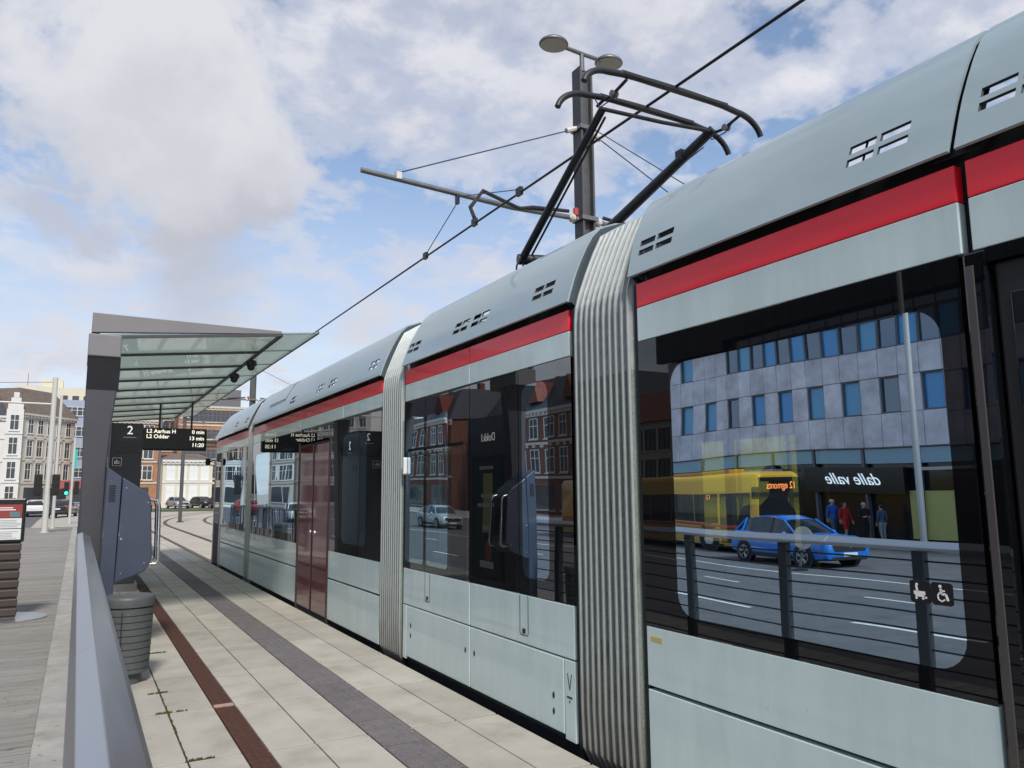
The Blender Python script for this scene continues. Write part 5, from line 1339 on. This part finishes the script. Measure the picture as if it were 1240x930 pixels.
def house(label, loc, rz, w, d, h, wall, rows, cols, roof=None, roofh=3.0, win=(1.1,1.9), style='cross', base=.4, margin=1.0, cornice=True, floors=None, pane='pane', trim='stone', gable=False, chimney=True, name='town_house', cat='building', ground='shop', bands=True, frame='frame_white'):
    """front face on y=0 looking towards -y, before turning"""
    o = thing(name, loc, label, cat, rz=rz); ORI[o.name] = Vector((0,0,0))
    MB().box(0, w, 0, d, -.5, h).build('wall', wall, o)
    fh = (h - base) / rows
    for r in range(rows):
        z0 = base + fh * r + (fh - win[1]) * .45
        hh = win[1] * (1.0 if r < rows - 1 else .9)
        if r == 0 and ground == 'shop':
            bay = (w - 2*margin) / max(2, cols // 2)
            for c in range(max(2, cols // 2)):
                x = margin + bay * (c + .5); add_window(o, x, base + .25, bay * .76, fh * .70, 'plain', 'office_frame', 0, pane, trim)
            continue
        bay = (w - 2*margin) / cols
        for c in range(cols):
            st_ = style if not (style == 'pediment' and r == rows - 1) else 'cross'
            add_window(o, margin + bay * (c + .5), z0, win[0], hh, st_, frame, 0, pane, trim)
    if bands:
        for r in range(1, rows): MB().box(-.03, w+.03, -.10, .02, base + fh*r - .12, base + fh*r + .12).build('string_course', M[trim], o)
    if cornice:
        c = MB(); c.box(-.15, w+.15, -.38, .05, h-.28, h+.02); c.box(-.08, w+.08, -.2, .05, h-.62, h-.285)
        n = int(w / .6)
        for k in range(n): c.box(.2 + k*.6, .42 + k*.6, -.32, -.19, h-.52, h-.285)
        c.build('cornice', M[trim], o)
    if roof:
        if gable: MB().add([(-.2,-.4,h+.02),(w+.2,-.4,h+.02),(w+.2,d+.3,h+.02),(-.2,d+.3,h+.02),(-.2,d/2,h+roofh),(w+.2,d/2,h+roofh)], [(0,1,5,4),(1,2,5),(2,3,4,5),(3,0,4),(0,3,2,1)]).build('roof', roof, o)
        else: MB().add([(-.2,-.4,h+.02),(w+.2,-.4,h+.02),(w+.2,d+.3,h+.02),(-.2,d+.3,h+.02),(1.6,2.4,h+roofh),(w-1.6,2.4,h+roofh),(w-1.6,d-2,h+roofh),(1.6,d-2,h+roofh)], [(0,1,5,4),(1,2,6,5),(2,3,7,6),(3,0,4,7),(4,5,6,7),(0,3,2,1)]).build('roof', roof, o)
        if chimney:
            for x in (w*.28, w*.74): MB().box(x, x+.8, d*.45, d*.45+.6, h+roofh*.6, h+roofh+1.2).build('chimney', M['brick'], o, bevel=.03)
    return o
Z0 = -.36
# the street's end, left of the shelter pillar
a = house('white corner house with dark blue turret roof at the far end of the street', (-16.9, 118, Z0), 0, 8.3, 12, 12.0, M['whitewall'], 4, 5, M['slate'], 3.2, (1.15,2.0), trim='whitewall', chimney=False)
MB().add([(-.5,-1.2,12.05),(6.0,-1.2,12.05),(6.0,5,12.05),(-.5,5,12.05),(2.75,1.8,16.5)], [(0,1,4),(1,2,4),(2,3,4),(3,0,4),(0,3,2,1)]).build('turret_roof', M['slate'], a)
b = house('narrow white house with a stepped gable at the far end of the street', (-8.7, 117.6, Z0), 0, 1.9, 12, 12.9, M['whitewall'], 4, 1, None, 0, (.9,2.1), trim='whitewall', cornice=False, margin=.2, ground='plain')
for x0, x1, z0, z1 in ((.1,1.8,12.9,13.6),(.4,1.5,13.6,14.4),(.65,1.25,14.4,15.1)): MB().box(x0, x1, .0, 1.0, z0, z1 - .01).build('gable_step', M['whitewall'], b)
MB().add([(0,1,12.9),(1.9,1,12.9),(1.9,12,12.9),(0,12,12.9),(.95,1,14.8),(.95,12,14.8)], [(0,1,4),(2,3,5),(0,4,5,3),(1,2,5,4)]).build('roof', M['slate'], b)
c = house('greige ornate house front with pedimented windows at the far end of the street', (-6.8, 118.2, Z0), R(52), 9.4, 9, 12.5, M['greige'], 4, 5, M['roofbrown'], 3.6, (.85,2.0), 'pediment', trim='greige', margin=.4, chimney=False)
house('blue-grey flat-roofed building rising behind the ornate greige house', (-3.6, 148, Z0), R(0), 10, 8, 17.6, M['bluegrey'], 5, 5, None, 0, (1.5,1.5), 'cross', cornice=False, bands=False, trim='bluegrey')
d_ = house('cream flat-roofed block topping the roofs behind the greige house', (-10.8, 166, Z0), 0, 13.0, 10, 21.8, M['cream'], 6, 6, None, 0, (1.1,1.0), 'plain', cornice=False, bands=False, trim='cream', frame='cream')
MB().box(3.4, 7.0, 3, 8, 21.8, 23.6).build('roof_house', M['cream'], d_); MB().cyl((1.2,4,21.8),(1.2,4,24.6),.05,6).build('aerial', M['galv'], d_)
sgn = thing('shop_sign', (-.62, 100, 5.2), 'small teal illuminated hanging sign beside the shelter pillar', 'sign'); MB().box(-.85,-.35, 99.9,100.1,4.4,6.6).build('panel', M['teal_sign'], sgn); MB().box(-.35,.6,99.97,100.03,5.4,5.5).build('bracket', M['galv'], sgn)
sg2 = thing('shop_awning', (-1.0, 113, 2.4), 'dull red shop awning low beside the shelter pillar at the street end', 'awning'); MB().prism([(112.0,2.3),(113.2,3.2),(113.2,3.05),(112.0,2.2)], 'x', -2.4, .8).build('canvas', M['red_sign'], sg2); MB().box(-2.4,.8,113.2,113.4,2.9,3.3).build('box', M['red_sign'], sg2)
# right part, seen through the shelter
house('orange brick building with tall windows beside the white shopfront, seen through the shelter', (1.5, 122, Z0), R(4), 8.6, 14, 12.5, M['brickorange'], 4, 5, M['roofbrown'], 3, (1.2,1.9))
e_ = house('white shopfront pavilion of tall pale windows seen under the departure board', (10.1, 118, Z0), R(3), 6.6, 8, 6.6, M['cream'], 2, 4, M['roofbrown'], 1.0, (1.0,2.3), style='cross', pane='paper', ground='plain', trim='whitewall', chimney=False, margin=.3)
f_ = house('tall orange brick building with balconies behind the tram nose', (12.6, 126, Z0), R(-3), 9.5, 14, 15.2, M['brickorange'], 5, 6, None, 0, (1.2,1.6), trim='stone', frame='office_frame')
for k in range(3): MB().tube([(1.0+k*.0,-1.2,5.0+3*k),(8.6,-1.2,5.0+3*k)], .06, 6).build('balcony_rail', M['galv'], f_); MB().box(1.0,8.6,-1.2,.0,3.9+3*k,4.1+3*k).build('balcony', M['stone'], f_)
MB().prism([(.6,.6),(8.9,.6),(8.9,8),(.6,8)], 'z', 15.2, 18.0).build('penthouse', M['office_frame'], f_)
house('broad brown brick block rising behind the white shopfront pavilion', (7.6, 141, Z0), R(0), 13, 8, 14.6, M['brickorange'], 5, 8, None, 0, (1.1,1.6), trim='stone', frame='office_frame', ground='plain')
for k in range(3):
    aw = thing('window_awning', (15.5+1.0*k, 124.8, 3.2+2.4*(k%2)), ['white awning lowest on the orange brick building','white awning in the middle of the orange brick building','white awning furthest right on the orange brick building'][k], 'awning', 'white awnings on the orange brick building')
    MB().prism([(124.6,3.0+2.4*(k%2)),(125.8,3.9+2.4*(k%2)),(125.8,3.8+2.4*(k%2)),(124.6,2.9+2.4*(k%2))], 'x', 15.0+1.0*k, 15.9+1.0*k).build('canvas', M['awning'], aw)

# --- left side of the road: seen mirrored in the tram
ob_ = thing('office_building', (-25, 20, -.67), 'grey concrete panel office building with dark fascia and blue windows across the road', 'building')
X = -25.0; yA, yB = -8.0, 35.4; md = .93
core = MB(); core.box(-38, X-.35, yA, yB, -.67, 11.6); core.build('wall', M['shop'], ob_)
n = int((yB - yA) / md)
bands = ((3.30, 4.72), (6.36, 7.68))
for z0, z1 in bands:
    for k in range(n):
        y1 = yB - k*md
        MB().box(X-.30, X+.02, y1-md+.012, y1-.012, z0, z1).build('panel', M['concrete'], ob_, bevel=.02) if k < 46 and False else None
pm = MB()
for z0, z1 in bands:
    for k in range(n):
        y1 = yB - k*md; pm.box(X-.30, X, y1-md+.010, y1-.010, z0, z1)
for k in range(n):      # middle storey: every second bay is a window
    y1 = yB - k*md
    if k % 2 == 0 or k < 0: pm.box(X-.30, X-.02, y1-md+.010, y1-.010, 4.74, 6.34)
for k in range(2): 
    y1 = yB - k*md
for k in (0, 2, 3, 4): y1 = yB - k*md; pm.box(X-.30, X-.02, y1-md+.010, y1-.010, 7.70, 9.15)
pm.build('facade_panel', M['concrete'], ob_, bevel=.02)
cnt = 0
for k in range(n):
    y1 = yB - k*md
    if k % 2 == 1:
        w_ = MB().box(X-.22, X-.20, y1-md+.03, y1-.03, 4.78, 6.30).build('window', random.choice([M['blind'], M['blind'], M['blind2'], M['office_glass']]), ob_)
        f = MB(); f.box(X-.24, X-.10, y1-md+.01, y1-md+.06, 4.74, 6.34); f.box(X-.24, X-.10, y1-.06, y1-.01, 4.74, 6.34); f.box(X-.24, X-.10, y1-md+.06, y1-.06, 4.74, 4.80); f.box(X-.24, X-.10, y1-md+.06, y1-.06, 6.28, 6.34); f.build('frame', M['office_frame'], w_)
    if k >= 5 or k == 1:
        w_ = MB().box(X-.22, X-.20, y1-md+.05, y1-.05, 7.76, 9.09).build('window', (random.choice([M['blind'], M['blind'], M['blind2']]) if k % 2 == 0 or k == 1 else M['office_glass']), ob_)
        f = MB(); f.box(X-.24, X-.10, y1-md+.005, y1-md+.05, 7.70, 9.15); f.box(X-.24, X-.10, y1-.05, y1-.005, 7.70, 9.15); f.box(X-.24, X-.10, y1-md+.05, y1-.05, 7.70, 7.76); f.box(X-.24, X-.10, y1-md+.05, y1-.05, 9.09, 9.15); f.build('frame', M['office_frame'], w_)
        if k >= 5: MB().box(X-.22, X-.20, y1-md+.03, y1-.03, 9.20, 9.62).build('top_light', M['office_glass'], ob_)
fs = MB()
y = yB + .6
while y > yA: fs.box(X-.1, X+.35, y-.92, y-.012, 9.70 if y < yB-4.2 else 9.2, 13.2); y -= .93
fs.build('fascia', M['fascia'], ob_)
for y in frange(yA, yB - .1, 17)[:-1]: MB().box(X-.16, X-.12, y+.05, y+2.45, 2.62, 3.24).build('transom', M['transom'], ob_)
MB().box(X-.34, X-.02, yA, yB, 3.262, 3.298).build('transom_rail', M['office_frame'], ob_)
for y in frange(yA, yB - .1, 17): MB().box(X-.30, X-.06, y-.06, y+.06, -.6, 3.26).build('shop_mullion', M['office_frame'], ob_)
for y in (6.5, 18.7): MB().box(X-.28, X-.24, y, y+1.9, -.5, 1.5).build('painted_lit_window', M['poster_yel'], ob_)  # flat yellow colour stands in for light inside the shop
MB().box(X-.20, X+.06, 20.6, 25.6, 1.35, 2.45).build('shop_signboard', M['blackprint'], ob_)
textmesh('dalle valle', .70, M['white_glow'], 'shop_name', ob_, (X+.07, 23.0, 1.93), (0,1,0), (0,0,1), shear=.5, depth=.03, bold=.0)
for y in (17.2, 27.0): MB().box(X-.1, X+.7, y, y+2.2, 2.30, 2.42).build('sun_blind', M['stone'], ob_)

rh = house('cream house with a red tiled roof left of the grey office building', (-31.0, 40.0, -.8), R(90), 13, 10, 7.2, M['cream'], 3, 8, M['rooftile'], 3.2, (.9,1.5), 'cross', cornice=False, bands=False, trim='cream', frame='poster_brown', gable=True, chimney=False)
def brick_block(label, loc, rz, w):
    o = house(label, loc, rz, w, 14, 10.2, M['brick'], 3, int(w/2.4), M['slate'], 3.6, (1.25,2.1), 'cross', trim='stone', name='brick_building', frame='frame_white')
    for r in range(3):
        for k in range(int(w/2.4)):
            pass
    zb = MB()
    for k in range(int(w/1.2)): zb.box(.3+k*1.2, .75+k*1.2, -.06, .02, 6.55, 6.95)
    zb.build('stone_band', M['stone'], o)
    for k in range(int(w/9)): MB().prism([(1.8+6*k,11.0),(4.0+6*k,11.0),(2.9+6*k,13.2)], 'y', -.3, 2.4).build('dormer', M['rooftile'], o)
    return o
brick_block('red brick building with pale stone bands and dark mansard roof across the road', (-33.5, 56, -.8), R(90), 20)
brick_block('second red brick building with dormers further along the road', (-30.0, 77.5, -.6), R(86), 16)
house('white stucco house with tall pedimented windows at the bend beyond the brick buildings', (-27.0, 95, -.4), R(62), 14, 12, 13, M['whitewall'], 4, 7, M['roofbrown'], 3, (1.2,2.1), 'pediment', trim='whitewall')
house('greige house with brown roof left of the white corner house', (-20.6, 107.5, -.4), R(50), 5.2, 9, 12, M['greige'], 4, 3, M['roofbrown'], 3, (1.1,2.0), 'cross', trim='stone')
# yellow-green stop building beyond the second track, seen through the tram's far windows
yb = thing('waiting_hall', (22, 10, -.5), 'pale yellow-green hall beyond the second track, seen through the tram windows', 'building')
MB().box(22, 30, -14, 32, -.6, 5.2).build('wall', pbr('yellow_green_wall', (.80,.86,.26), .8, var=.12, vscale=.5), yb)
MB().box(21.7, 30.3, -14.4, 32.4, 5.2, 5.6).build('roof', M['slate'], yb)
MB().box(21.93, 22.0, -14, 32, 1.30, 1.46).build('rail_band', M['office_frame'], yb)
MB().box(21.92, 22.0, -14, 32, -.5, .5).build('plinth', M['stone'], yb)
for y in frange(-12, 31, 18): MB().box(21.90, 22.0, y, y+.09, .5, 5.2).build('seam', M['office_frame'], yb)
